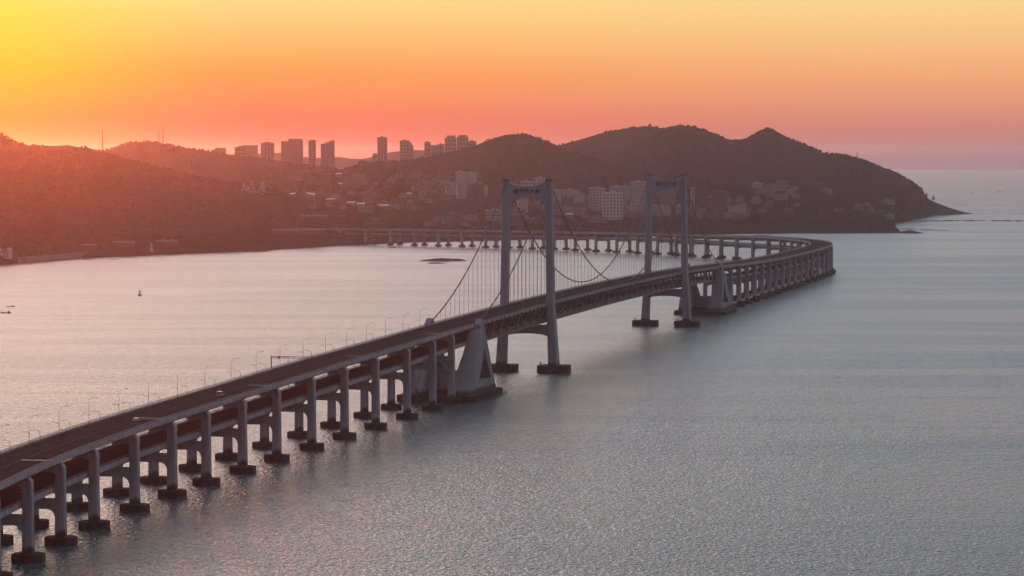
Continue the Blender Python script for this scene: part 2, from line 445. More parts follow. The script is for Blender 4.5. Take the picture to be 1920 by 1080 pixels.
def make_land():
    xs = np.concatenate([np.arange(-4200, -1500, 60.0), np.arange(-1500, 1040, 11.0)])
    ys = np.concatenate([np.arange(2750, 3150, 25.0), np.arange(3150, 6900, 13.0), np.arange(6900, 9300, 60.0)])
    X, Y = np.meshgrid(xs, ys)
    Z = terrain(X, Y)
    nx, ny = len(xs), len(ys)
    v = np.stack([X.ravel(), Y.ravel(), Z.ravel()], 1)
    idx = np.arange(nx * ny).reshape(ny, nx)
    q = np.stack([idx[:-1, :-1], idx[:-1, 1:], idx[1:, 1:], idx[1:, :-1]], -1).reshape(-1, 4)
    zq = Z.ravel()[q].max(1)
    q = q[zq > -2.4]
    used = np.unique(q); remap = -np.ones(nx * ny, int); remap[used] = np.arange(len(used))
    me = bpy.data.meshes.new('hills')
    me.from_pydata(v[used].tolist(), [], remap[q].tolist())
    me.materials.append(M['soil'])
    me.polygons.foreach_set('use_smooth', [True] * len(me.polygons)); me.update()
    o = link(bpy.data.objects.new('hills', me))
    tag(o, 'hazy wooded coastal hills behind the bay', 'hills', kind='structure')
make_land()

def make_far_hills():
    pts = [(-200, 300), (300, 296), (420, 290), (500, 286), (535, 284), (560, 292), (600, 295), (640, 293), (672, 298), (700, 293), (728, 284), (760, 281), (785, 279), (810, 282), (860, 290), (1000, 300), (1200, 306)]
    D = 10500
    a = ridge_pts(pts, D)
    xs = np.arange(-2400, 520, 40.0); t = np.linspace(-1500, 900, 40)
    v, f = [], []
    for i, tt in enumerate(t):
        s = (1 + tt / 1500) if tt < 0 else (1 - tt / 900)
        for x in xs:
            z = np.interp(x, a[:, 0], a[:, 1]) * s ** 1.3 + (fbm(np.array([x / 200]), np.array([tt / 200]), 3, 3)[0] - 0.5) * 18 * s * (1 - s) * 4
            v.append((x, D + tt, z))
    n = len(xs)
    for i in range(len(t) - 1):
        for j in range(n - 1): f.append((i * n + j, i * n + j + 1, (i + 1) * n + j + 1, (i + 1) * n + j))
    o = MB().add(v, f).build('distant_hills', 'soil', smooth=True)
    tag(o, 'faint distant ridge seen between the apartment towers', 'hills', kind='structure')
make_far_hills()

# woods: one mass of small crowns over the slopes
def ico():
    t = (1 + 5 ** 0.5) / 2
    v = np.array([(-1, t, 0), (1, t, 0), (-1, -t, 0), (1, -t, 0), (0, -1, t), (0, 1, t), (0, -1, -t), (0, 1, -t), (t, 0, -1), (t, 0, 1), (-t, 0, -1), (-t, 0, 1)], float)
    v /= np.linalg.norm(v[0])
    f = np.array([(0, 11, 5), (0, 5, 1), (0, 1, 7), (0, 7, 10), (0, 10, 11), (1, 5, 9), (5, 11, 4), (11, 10, 2), (10, 7, 6), (7, 1, 8), (3, 9, 4), (3, 4, 2), (3, 2, 6), (3, 6, 8), (3, 8, 9), (4, 9, 5), (2, 4, 11), (6, 2, 10), (8, 6, 7), (9, 8, 1)])
    return v, f
TOWN_CLEAR = []                  # filled below, before the woods are planted
def make_woods(n=62000):
    iv, fc = ico()
    t = RNG.uniform(0, 1, n * 4)
    Y = 3200 + (6700 - 3200) * t ** 0.85
    X = RNG.uniform(-1, 1, n * 4) * Y * 0.205 - 40
    h = terrain(X, Y)
    dens = fbm(X / 90, Y / 90, 3, 41)
    keep = (h > 9) & (X < 905) & ((dens > 0.40) | ((h > 45) & (dens > 0.27)))
    # leave the town plain thinner
    town = (X > -330) & (X < 560) & (h < 52)
    keep &= ~(town & (RNG.uniform(0, 1, n * 4) < 0.55))
    for (cx, cy, r) in TOWN_CLEAR:
        keep &= ~((np.abs(X - cx) < r) & (Y < cy + r) & (Y > cy - r * 2.2))
    X, Y, h = X[keep][:n], Y[keep][:n], h[keep][:n]
    k = len(X)
    r = RNG.uniform(1.3, 3.0, k) * (0.65 + 0.9 * fbm(X / 160, Y / 160, 3, 77)); s = RNG.uniform(0.6, 1.15, k)
    V = iv[None] * (1 + RNG.uniform(-0.28, 0.28, (k, 12, 1)))
    V = V * np.stack([r, r, r * s], 1)[:, None, :]
    V[:, :, 0] += X[:, None]; V[:, :, 1] += Y[:, None]; V[:, :, 2] += (h + r * s * 0.2)[:, None]
    F = fc[None] + (np.arange(k) * 12)[:, None, None]
    me = bpy.data.meshes.new('woods')
    me.vertices.add(k * 12); me.vertices.foreach_set('co', V.ravel())
    me.loops.add(k * 60); me.loops.foreach_set('vertex_index', F.ravel())
    me.polygons.add(k * 20); me.polygons.foreach_set('loop_start', np.arange(k * 20) * 3)
    me.update(calc_edges=True); me.validate()
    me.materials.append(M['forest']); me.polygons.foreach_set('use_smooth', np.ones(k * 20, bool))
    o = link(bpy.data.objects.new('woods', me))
    tag(o, 'dark bare winter woods covering the coastal hills', 'woods', kind='stuff')

# ------------------------------------------------------------------ bridge alignment
NEAR_T = np.array([9.4, 1661.0]); FAR_T = np.array([115.2, 2106.0])
AX = (FAR_T - NEAR_T) / np.linalg.norm(FAR_T - NEAR_T)
def build_line():
    right = [(-152.9, 877.1), (-149.0, 918.4), (-143.2, 959.6), (-136.3, 1004.6), (-127.9, 1047.4), (-118.4, 1088.6), (-108.2, 1129.2), (-98.4, 1173.1),
             (-86.8, 1218.2), (-75.6, 1266.8), (-63.8, 1311.8)]
    right = [(-158.6, 700), (-158.0, 750), (-157.0, 795), (-155.6, 836)] + right
    p = np.array(right); t = np.gradient(p, axis=0); t /= np.linalg.norm(t, axis=1)[:, None]
    c = p + np.stack([-t[:, 1], t[:, 0]], 1) * 10.8
    c = c.tolist()
    for s in (-330, -250, -150, 0, 457, 600, 900): c.append((NEAR_T + AX * s).tolist())
    left = [(260.9, 3512.5), (240.2, 3549.8), (195, 3636.5), (167.2, 3676.4), (137.4, 3717.2), (108.3, 3758.9), (74.9, 3801.6), (43.7, 3845.2), (5.9, 3878.6),
            (-31, 3914), (-68.8, 3947.2), (-107, 3977.6), (-146.2, 4015), (-185.3, 4042.4), (-228, 4068), (-275, 4092), (-330, 4114), (-390, 4130)]
    # tight bend joining the straight to the return leg
    a0 = np.array([326.5, 3000.0]); h0 = math.atan2(AX[0], AX[1]); h1 = R(-30); n = 14; L = 525.0
    q = a0.copy(); c.append(q.tolist())
    for i in range(n):
        h = h0 + (h1 - h0) * (i + 0.5) / n
        q = q + np.array([math.sin(h), math.cos(h)]) * L / n; c.append(q.tolist())
    p = np.array(left); t = np.gradient(p, axis=0); t /= np.linalg.norm(t, axis=1)[:, None]
    cl = p + np.stack([t[:, 1], -t[:, 0]], 1) * 10.8
    c += [r for r in cl.tolist() if r[1] > c[-1][1] + 25]
    c = np.array(c)
    s = np.concatenate([[0], np.cumsum(np.linalg.norm(np.diff(c, axis=0), axis=1))])
    g = np.arange(0, s[-1], 4.0)
    x, y = np.interp(g, s, c[:, 0]), np.interp(g, s, c[:, 1])
    k = np.exp(-0.5 * (np.arange(-36, 37) * 4.0 / 48) ** 2); k /= k.sum()
    def sm(a):
        pad = np.concatenate([2 * a[0] - a[36:0:-1], a, 2 * a[-1] - a[-2:-38:-1]]); return np.convolve(pad, k, 'valid')
    x, y = sm(x), sm(y)
    s = np.concatenate([[0], np.cumsum(np.hypot(np.diff(x), np.diff(y)))])
    return s, x, y
LS, LX, LY = build_line()
def s_near(x, y): return float(LS[np.argmin((LX - x) ** 2 + (LY - y) ** 2)])
ZP = [(600, 27.6), (877, 28.1), (1004, 28.9), (1129, 30.7), (1267, 33.9), (1363, 35.6), (1481, 37.6), (1661, 39.8), (1883, 40.7), (2106, 39.8), (2275, 37.4), (2447, 34.2), (2619, 31.6), (2841, 30.6), (2996, 30.8),
      (3200, 30.8), (3390, 29.8), (3540, 27.3), (3730, 25.0), (3955, 22.8), (4050, 21.8), (4135, 20.5)]
_zs = np.interp(LS, [float(np.interp(y, LY, LS)) for y, z in ZP], [z for y, z in ZP])
_k = np.exp(-0.5 * (np.arange(-30, 31) * 4.0 / 45) ** 2); _k /= _k.sum()
LZ = np.convolve(np.concatenate([np.full(30, _zs[0]), _zs, np.full(30, _zs[-1])]), _k, 'valid')
def at(s, u=0.0, dz=0.0):
    """point on the bridge: s along, u to the right, dz over the upper road"""
    x, y, z = np.interp(s, LS, LX), np.interp(s, LS, LY), np.interp(s, LS, LZ)
    x2, y2 = np.interp(s + 2, LS, LX), np.interp(s + 2, LS, LY); x1, y1 = np.interp(s - 2, LS, LX), np.interp(s - 2, LS, LY)
    tx, ty = x2 - x1, y2 - y1; n = math.hypot(tx, ty); tx, ty = tx / n, ty / n
    return Vector((x + ty * u, y - tx * u, z + dz))
def heading(s):                  # rotation about z so that local +Y runs along the bridge, +X to its right
    a, b = at(s - 2), at(s + 2); return -math.atan2(b.x - a.x, b.y - a.y)
S_NT = s_near(*NEAR_T); S_FT = s_near(*FAR_T)
S_NA = S_NT - 180; S_FA = S_FT + 180           # anchorages
S_END = LS[-1] - 6
S_START = s_near(-168, 730)

def frange(a, b, step):
    n = max(1, int(round((b - a) / step))); return [a + (b - a) * i / n for i in range(n + 1)]

def sweep(mb, sec, s0, s1, step=8.0, dzf=None, closed=True):
    rings = []
    for s in frange(s0, s1, step):
        dz = dzf(s) if dzf else 0.0
        rings.append([tuple(at(s, u, z + dz)) for u, z in sec])
    mb.loft(rings, cap=closed, closed=closed); return mb

def ldz(s):                      # lower road below the upper one: closer together inside the truss
    a = min(abs(s - S_NA), abs(s - S_FA)) if not (S_NA < s < S_FA) else 0
    d = -8.7 - 1.3 * min(1.0, a / 120.0)
    if s > S_FA + 500:           # on the return leg the two roads draw together
        f = min(1.0, (s - S_FA - 500) / 350.0)
        d = d * (1 - f) - max(6.3, min(10.0, float(np.interp(s, LS, LZ)) - 19.8)) * f
    return d

UH, LH = 11.8, 9.1               # half widths of upper and lower deck
UP_SEC = [(-UH, 0), (UH, 0), (UH, -1.15), (UH - 2.9, -1.5), (6.6, -3.1), (-6.6, -3.1), (-UH + 2.9, -1.5), (-UH, -1.15)]
LO_SEC = [(-LH, 0), (LH, 0), (LH, -1.2), (LH - 2.2, -1.5), (5.6, -2.7), (-5.6, -2.7), (-LH + 2.2, -1.5), (-LH, -1.2)]

def railing(s0, s1, u, post, dzf, parent, h=1.25):
    """kerb, posts and two rails along one edge"""
    mb = MB()
    sweep(mb, [(u - 0.22, 0.0), (u + 0.22, 0.0), (u + 0.18, 0.55), (u - 0.18, 0.55)], s0, s1, 8, dzf)
    o1 = mb.build('parapet', 'concrete', parent)
    mb = MB()
    for z in (0.9, h): sweep(mb, [(u - 0.07, z - 0.07), (u + 0.07, z - 0.07), (u + 0.07, z + 0.07), (u - 0.07, z + 0.07)], s0, s1, 8, dzf)
    for s in frange(s0 + 1, s1 - 1, post):
        q = at(s, u, 0.55 + (dzf(s) if dzf else 0)); mb.bar(q, q + Vector((0, 0, h - 0.55)), 0.16)
    o2 = mb.build('railing', 'rail', parent); o2['kind'] = 'stuff'
    return o1, o2

def lane_lines(s0, s1, us, parent, dzf=None, dash=True):
    for u in us:
        mb = MB()
        if dash and abs(u) < UH - 2 and abs(u) > 0.5:
            s = s0
            while s + 6 < s1:
                sweep(mb, [(u - 0.09, 0.054), (u + 0.09, 0.054)], s, s + 6, 6, dzf, closed=False); s += 15
        else:
            sweep(mb, [(u - 0.09, 0.054), (u + 0.09, 0.054)], s0, s1, 8, dzf, closed=False)
        mb.build('lane_line', 'paint', parent)['kind'] = 'stuff'

# ---- pier kinds share meshes by rounded height
_pier_mesh = {}
def pier(parent, s):
    base = at(s); zr = base.z
    ground = max(-1.0, min(6.0, th(base.x, base.y) if base.y > 3900 else -1.0))
    p = empty('pier', (base.x, base.y, 0), heading(s), parent)
    key = (round(zr, 1), round(ldz(s), 1), s > S_FA + 800)
    if key not in _pier_mesh:
        z_top = zr - 3.1; z_cap0 = zr - 5.2
        z_low = zr + ldz(s) - 2.7; far = s > S_FA + 800; z_low += 0.5 * far; z_cb = z_low - (0.3 if far else 0.75); crown = z_cb - (1.9 if far else 3.3); spring = crown - 2.7
        col = MB()
        def ring(z, x0, x1, y): return [(x0, -y + 0.35, z), (x0 + 0.35, -y, z), (x1 - 0.35, -y, z), (x1, -y + 0.35, z), (x1, y - 0.35, z), (x1 - 0.35, y, z), (x0 + 0.35, y, z), (x0, y - 0.35, z)]
        col.loft([ring(2.4, -1.75, 1.75, 1.7), ring(spring, -1.65, 1.65, 1.6), ring(z_cap0 - 0.02, -1.55, 1.55, 1.55)])
        cm = col.mesh('column', 'concrete')
        cb = MB()                # upper cap beam with its two flared heads
        prof = [(-12.35, z_cap0), (-9.2, z_cap0), (-7.4, z_cap0 + 0.75), (7.4, z_cap0 + 0.75), (9.2, z_cap0), (12.35, z_cap0),
                (12.2, z_top + 0.2), (11.2, zr - 1.7), (9.3, zr - 1.75), (7.5, z_top - 0.05), (-7.5, z_top - 0.05), (-9.3, zr - 1.75), (-11.2, zr - 1.7), (-12.2, z_top + 0.2)]
        cb.loft([[(x, -1.75, z) for x, z in prof], [(x, 1.75, z) for x, z in prof]])
        cbm = cb.mesh('cap_beam', 'concrete')
        ar = MB()                # lower crossbeam with arched soffit
        arc = [(-9.15, spring)] + [(-9.1 + 2.7 * (1 - math.cos(t)), spring + 2.7 * math.sin(t)) for t in np.linspace(0.1, math.pi / 2, 7)] + [(9.1 - 2.7 * (1 - math.cos(t)), spring + 2.7 * math.sin(t)) for t in np.linspace(math.pi / 2, 0.1, 7)] + [(9.15, spring)]
        top = [(9.15, z_cb), (-9.15, z_cb)]
        ring2 = lambda y: [(x, y, z) for x, z in arc + top]
        a, b = ring2(-1.35), ring2(1.35); n = len(a)
        na = len(arc)
        fs = []
        for j in range(n): fs.append((j, (j + 1) % n, n + (j + 1) % n, n + j))
        # side faces as strips between soffit and top chord
        tx = [(x, z_cb) for x, z in arc]
        k = 2 * n; vs = a + b + [(x, -1.35, z) for x, z in tx] + [(x, 1.35, z) for x, z in tx]
        for j in range(na - 1):
            fs.append((j, k + j, k + j + 1, j + 1)); fs.append((n + j, n + j + 1, k + na + j + 1, k + na + j))
        ar.add(vs, fs)
        for x in (-4.6, 4.6): ar.box(x - 0.7, x + 0.7, -0.8, 0.8, z_cb - 0.05, z_low + 0.05)
        arm = ar.mesh('crossbeam', 'concrete')
        _pier_mesh[key] = (cm, cbm, arm)
    cm, cbm, arm = _pier_mesh[key]
    if 'cap' not in _pier_mesh:
        c = MB(); w, d, k = 5.0, 4.1, 2.0
        oc = lambda f: [(-w * f, -d * f + k, 0), (-w * f + k * 1.4, -d * f, 0), (w * f - k * 1.4, -d * f, 0), (w * f, -d * f + k, 0), (w * f, d * f - k, 0), (w * f - k * 1.4, d * f, 0), (-w * f + k * 1.4, d * f, 0), (-w * f, d * f - k, 0)]
        lift = lambda r, z: [(x, y, z) for x, y, _ in r]
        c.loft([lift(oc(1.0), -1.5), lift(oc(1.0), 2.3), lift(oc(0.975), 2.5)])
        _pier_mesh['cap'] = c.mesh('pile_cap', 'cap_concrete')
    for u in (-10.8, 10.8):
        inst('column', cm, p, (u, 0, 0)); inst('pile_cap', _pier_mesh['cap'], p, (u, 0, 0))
    inst('cap_beam', cbm, p); inst('crossbeam', arm, p)
    return p

def viaduct(name, label, s0, s1, piers, post, joints):
    root = empty(name, tuple(at((s0 + s1) / 2))[:2] + (0,))
    inv = root.location.copy()
    tag(root, label, 'viaduct')
    holder = []
    def part(o): holder.append(o); return o
    part(sweep(MB(), UP_SEC, s0, s1).build('upper_girder', 'concrete'))
    part(sweep(MB(), [(-UH + 0.45, 0.05), (UH - 0.45, 0.05), (UH - 0.45, -0.05), (-UH + 0.45, -0.05)], s0, s1).build('upper_road', 'asphalt'))
    part(sweep(MB(), LO_SEC, s0, s1, dzf=ldz).build('lower_girder', 'concrete'))
    part(sweep(MB(), [(-LH + 0.45, 0.05), (LH - 0.45, 0.05), (LH - 0.45, -0.05), (-LH + 0.45, -0.05)], s0, s1, dzf=ldz).build('lower_road', 'asphalt_red'))
    for u in (-UH + 0.25, UH - 0.25):
        for o in railing(s0, s1, u, post, None, None): part(o)
    for u in (-LH + 0.25, LH - 0.25):
        for o in railing(s0, s1, u, post, ldz, None, 1.35): part(o)
    for u in (-10.6, -5.4, 0.0, 5.4, 10.6):
        k = len(bpy.data.objects); lane_lines(s0, s1, [u], None); part(COL.objects[-1])
    for s in joints:
        part(sweep(MB(), [(0.2, 0.058), (UH - 0.6, 0.058)], s - 0.3, s + 0.3, 0.6, closed=False).build('expansion_joint', 'joint'))
    for s in piers: part(pier(None, s))
    for o in holder:
        o.parent = root; o.matrix_parent_inverse = root.matrix_world.inverted() if False else o.matrix_parent_inverse
        o.location = o.location - inv
    return root

near_px = [(45, 1054), (108, 1020), (176, 989), (247, 958), (318, 931), (388, 907), (456, 885), (519, 863), (585, 842), (646, 821), (704, 803), (757, 784)]
near_s = []
for q in near_px:
    X, Y = gp(*q)
    k = np.argmin([(lambda v: (v.x - X) ** 2 + (v.y - Y) ** 2)(at(s, 10.8)) for s in LS[LS < S_NA]]); near_s.append(float(LS[k]))
near_s = [near_s[0] - 84, near_s[0] - 42] + near_s + [near_s[-1] + 47, near_s[-1] + 84]
far_s = [S_FA + 62 + 45.0 * i for i in range(45)]
far_s = [s for s in far_s if s < S_END - 10]
for s in near_s + far_s:
    TOWN_CLEAR.append((at(s).x, at(s).y, 26))
jn = [s_near(*gp(px, py, z)) for px, py, z in ((70, 862, 28.5), (270, 783, 29.6), (472, 722, 31.6), (662, 667, 34.6), (815, 623, 37.3))]
v_near = viaduct('approach_viaduct', 'double-deck concrete approach viaduct rising from the lower left corner', S_START, S_NA + 6, near_s, 2.0, jn)
v_far = viaduct('curved_viaduct', 'double-deck viaduct curving round beyond the suspension span towards the wooded shore', S_FA - 6, S_END, far_s, 3.0, [s + 22 for s in far_s[3::5]])

# ------------------------------------------------------------------ the suspension bridge
sb = empty('suspension_bridge', (NEAR_T[0], NEAR_T[1], 0))
SB0 = sb.location.copy()
tag(sb, 'grey suspension bridge with two portal towers and a double-deck steel truss', 'bridge')
def sbpart(o): o.parent = sb; o.location = o.location - SB0; return o
HT = 112.0

def tower(s):
    b = at(s); t = empty('tower', (b.x, b.y, 0), heading(s)); sbpart(t)
    zd = b.z
    def leg(sg):
        mb = MB()
        prof = [(4.0, 15.9, 2.75, 4.2), (20, 15.1, 2.45, 3.9), (zd, 14.0, 2.1, 3.5), (75, 13.4, 2.0, 3.3), (100, 13.0, 1.95, 3.1), (HT, 12.8, 1.95, 3.1)]
        rings = []
        for z, u, w, d in prof:
            c = 0.45
            rings.append([(sg * u + x, y, z) for x, y in ((-w + c, -d), (w - c, -d), (w, -d + c), (w, d - c), (w - c, d), (-w + c, d), (-w, d - c), (-w, -d + c))])
        mb.loft(rings); return mb.build('leg', 'tower_paint', t)
    for sg in (-1, 1):
        leg(sg)
        hx = lambda f: [(-9.2 * f, -7.2 * f + 2), (-9.2 * f + 2.4, -7.2 * f), (9.2 * f - 2.4, -7.2 * f), (9.2 * f, -7.2 * f + 2), (9.2 * f, 7.2 * f - 2), (9.2 * f - 2.4, 7.2 * f), (-9.2 * f + 2.4, 7.2 * f), (-9.2 * f, 7.2 * f - 2)]
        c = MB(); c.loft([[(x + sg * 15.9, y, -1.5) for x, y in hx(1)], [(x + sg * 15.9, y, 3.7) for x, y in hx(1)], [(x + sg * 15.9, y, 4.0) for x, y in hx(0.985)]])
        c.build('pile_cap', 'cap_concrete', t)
        n = MB(); n.bar((sg * 15.9 - 7, -5, 4), (sg * 15.9 - 7, -5, 5.6), 0.5); n.box(sg * 15.9 - 7.7, sg * 15.9 - 6.3, -5.7, -4.3, 5.4, 5.9)
        n.build('mooring_light', 'lamp', t)
        k = MB(); k.box(sg * 12.8 - 1.7, sg * 12.8 + 1.7, -2.8, 2.8, HT - 0.02, HT + 0.7)
        k.box(sg * 12.8 - 1.5, sg * 12.8 - 0.2, -1.2, 1.2, HT + 0.7, HT + 2.0); k.box(sg * 12.8 + 0.5, sg * 12.8 + 1.4, -0.8, 0.8, HT + 0.7, HT + 1.7)
        k.build('saddle_housing', 'beacon', t)
    def portal(name, y, crown, spring, rise_top, ztop, half, pw, sag):
        mb = MB(); xs = np.linspace(-half, half, 33)
        bot = [spring + (crown - spring) * max(0.0, 1 - abs(x / half) ** pw) ** (1 / pw) for x in xs]
        top = [ztop + sag * abs(x / half) ** 2.2 for x in xs]
        n = len(xs); vs = []
        for yy in (-y, y):
            vs += [(x, yy, z) for x, z in zip(xs, bot)]; vs += [(x, yy, z) for x, z in zip(xs, top)]
        fs = []
        for j in range(n - 1):
            fs += [(j, j + 1, n + j + 1, n + j), (2 * n + j, 3 * n + j, 3 * n + j + 1, 2 * n + j + 1), (j, 2 * n + j, 2 * n + j + 1, j + 1), (n + j, n + j + 1, 3 * n + j + 1, 3 * n + j)]
        mb.add(vs, fs); return mb.build(name, 'tower_paint', t)
    portal('portal_beam', 2.3, 102.9, 93.5, 0, 109.3, 11.3, 2.3, 2.4)
    zt = zd - 11.4
    portal('lower_crossbeam', 2.6, zt - 5.6, zt - 7.8, 0, zt - 0.6, 13.0, 2.0, 0.0)
    # the five characters of the bridge name over the portal
    for i, ch in enumerate('星海湾大桥'):
        cu = bpy.data.curves.new('character', 'FONT'); cu.body = ch; cu.size = 2.9; cu.extrude = 0.12
        cu.align_x = 'CENTER'; cu.align_y = 'CENTER'; cu.offset = 0.06
        o = bpy.data.objects.new('character', cu)
        me = bpy.data.meshes.new_from_object(o); bpy.data.objects.remove(o)
        me.materials.clear(); me.materials.append(M['letter'])
        o = link(bpy.data.objects.new('character', me), t)
        o.rotation_euler = (math.pi / 2, 0, 0); o.location = ((i - 2) * 3.2, -2.46, 106.1)
    return t
t1 = tower(S_NT); t2 = tower(S_FT)

# deck inside the suspended spans
S0, S1 = S_NA + 6.3, S_FA - 6.3
TR_TOP, TR_BOT = -1.55, -10.6
sbpart(sweep(MB(), [(-UH, 0), (UH, 0), (UH, -0.8), (10.2, -1.1), (-10.2, -1.1), (-UH, -0.8)], S0, S1).build('upper_deck', 'concrete'))
sbpart(sweep(MB(), [(-UH + 0.45, 0.05), (UH - 0.45, 0.05), (UH - 0.45, -0.05), (-UH + 0.45, -0.05)], S0, S1).build('upper_road', 'asphalt'))
sbpart(sweep(MB(), [(-9.6, -8.7), (9.6, -8.7), (9.6, -9.6), (-9.6, -9.6)], S0, S1).build('lower_deck', 'steel'))
sbpart(sweep(MB(), [(-9.0, -8.64), (9.0, -8.64), (9.0, -8.72), (-9.0, -8.72)], S0, S1).build('lower_road', 'asphalt'))
for u in (-UH + 0.25, UH - 0.25):
    for o in railing(S0, S1, u, 2.0, None, None): sbpart(o)
for u in (-10.6, -5.4, 0.0, 5.4, 10.6):
    lane_lines(S0, S1, [u], None); sbpart(COL.objects[-1])
for u in (-9.3, 9.3): sbpart(sweep(MB(), [(u - 0.15, -8.66), (u + 0.15, -8.66), (u + 0.12, -7.2), (u - 0.12, -7.2)], S0, S1).build('parapet', 'steel'))
truss = empty('stiffening_truss', (SB0.x, SB0.y, 0)); sbpart(truss)
def trpart(o): o.parent = truss; o.location = o.location - SB0; return o
for u in (-10.4, 10.4):
    trpart(sweep(MB(), [(u - 0.45, TR_TOP), (u + 0.45, TR_TOP), (u + 0.45, TR_TOP + 0.95), (u - 0.45, TR_TOP + 0.95)], S0, S1).build('upper_chord', 'steel'))
    trpart(sweep(MB(), [(u - 0.5, TR_BOT), (u + 0.5, TR_BOT), (u + 0.5, TR_BOT + 1.1), (u - 0.5, TR_BOT + 1.1)], S0, S1).build('lower_chord', 'steel'))
    ns = int(round((S1 - S0) / 10))
    st_ = [S0 + (S1 - S0) * i / ns for i in range(ns + 1)]
    for i in range(ns):
        z0, z1 = (TR_BOT + 1.05, TR_TOP + 0.05) if i % 2 == 0 else (TR_TOP + 0.05, TR_BOT + 1.05)
        trpart(MB().bar(at(st_[i], u, z0), at(st_[i + 1], u, z1), 0.62, 0.62).build('diagonal', 'steel'))
    for i in range(1, ns):
        trpart(MB().bar(at(st_[i], u, TR_BOT + 1.1), at(st_[i], u, TR_TOP), 0.3).build('post', 'steel'))
    # outriggers that carry the hangers
    mb = MB()
    sg = 1 if u > 0 else -1
    for i in range(1, ns): mb.bar(at(st_[i], sg * 10.8, -1.35), at(st_[i], sg * 13.2, -0.9), 0.45, 0.6)
    trpart(mb.build('outrigger', 'steel'))['kind'] = 'stuff'
mb = MB()
for i in range(0, ns + 1):
    mb.bar(at(st_[i], -10, TR_TOP - 0.45), at(st_[i], 10, TR_TOP - 0.45), 0.5, 1.9)
    mb.bar(at(st_[i], -10, TR_BOT + 0.5), at(st_[i], 10, TR_BOT + 0.5), 0.6, 0.9)
trpart(mb.build('floor_beam', 'steel'))

# main cables
def cable_z(s):
    zt = HT + 0.9
    if S_NT <= s <= S_FT:
        m = (S_NT + S_FT) / 2; low = np.interp(m, LS, LZ) + 2.6
        return low + (zt - low) * ((s - m) / (m - S_NT)) ** 2
    if s < S_NT: a, b, L = S_NA + 8, S_NT, S_NT - S_NA - 8; f = (s - a) / L; z0 = np.interp(a, LS, LZ) + 1.5
    else: a, b, L = S_FA - 8, S_FT, S_FA - 8 - S_FT; f = (a - s) / L; z0 = np.interp(a, LS, LZ) + 1.5
    return z0 + (zt - z0) * f - 4 * 9.5 * f * (1 - f)
def cable_u(s):
    z = cable_z(s); return 12.9
hang_s = []
n = 45
for i in range(1, n): hang_s.append(S_NT + (S_FT - S_NT) * i / n)
for i in range(1, 16): hang_s.append(S_NA + 8 + (S_NT - S_NA - 8) * i / 17); hang_s.append(S_FA - 8 - (S_FA - 8 - S_FT) * i / 17)
for sg in (-1, 1):
    ss = frange(S_NA + 8, S_NT, 8) + frange(S_NT, S_FT, 8)[1:] + frange(S_FT, S_FA - 8, 8)[1:]
    pts = []
    for s in ss:
        q = at(s, sg * 12.9); q.z = cable_z(s); pts.append(q)
    cb = sbpart(MB().tube(pts, 0.31, 8).build('main_cable', 'cable', smooth=True))
    mb = MB()
    for s in hang_s:
        q = at(s, sg * 12.9); q.z = cable_z(s); r = at(s + 0.9, sg * 12.9); r.z = cable_z(s + 0.9)
        if S_NT < s < S_FT or True: mb.tube([q, r], 0.5, 8)
    o = mb.build('cable_band', 'cable', cb); o['kind'] = 'stuff'
    for s in hang_s:
        q = at(s, sg * 12.9); zt = cable_z(s); zb = q.z - 0.9
        if zt - zb < 1.0: continue
        h = MB()
        for dy in (-0.0,):
            h.tube([(q.x, q.y, zb), (q.x, q.y, zt)], 0.10, 5)
        h.box(q.x - 0.2, q.x + 0.2, q.y - 0.2, q.y + 0.2, zb - 0.3, zb + 1.2)
        sbpart(h.build('hanger', 'hanger'))

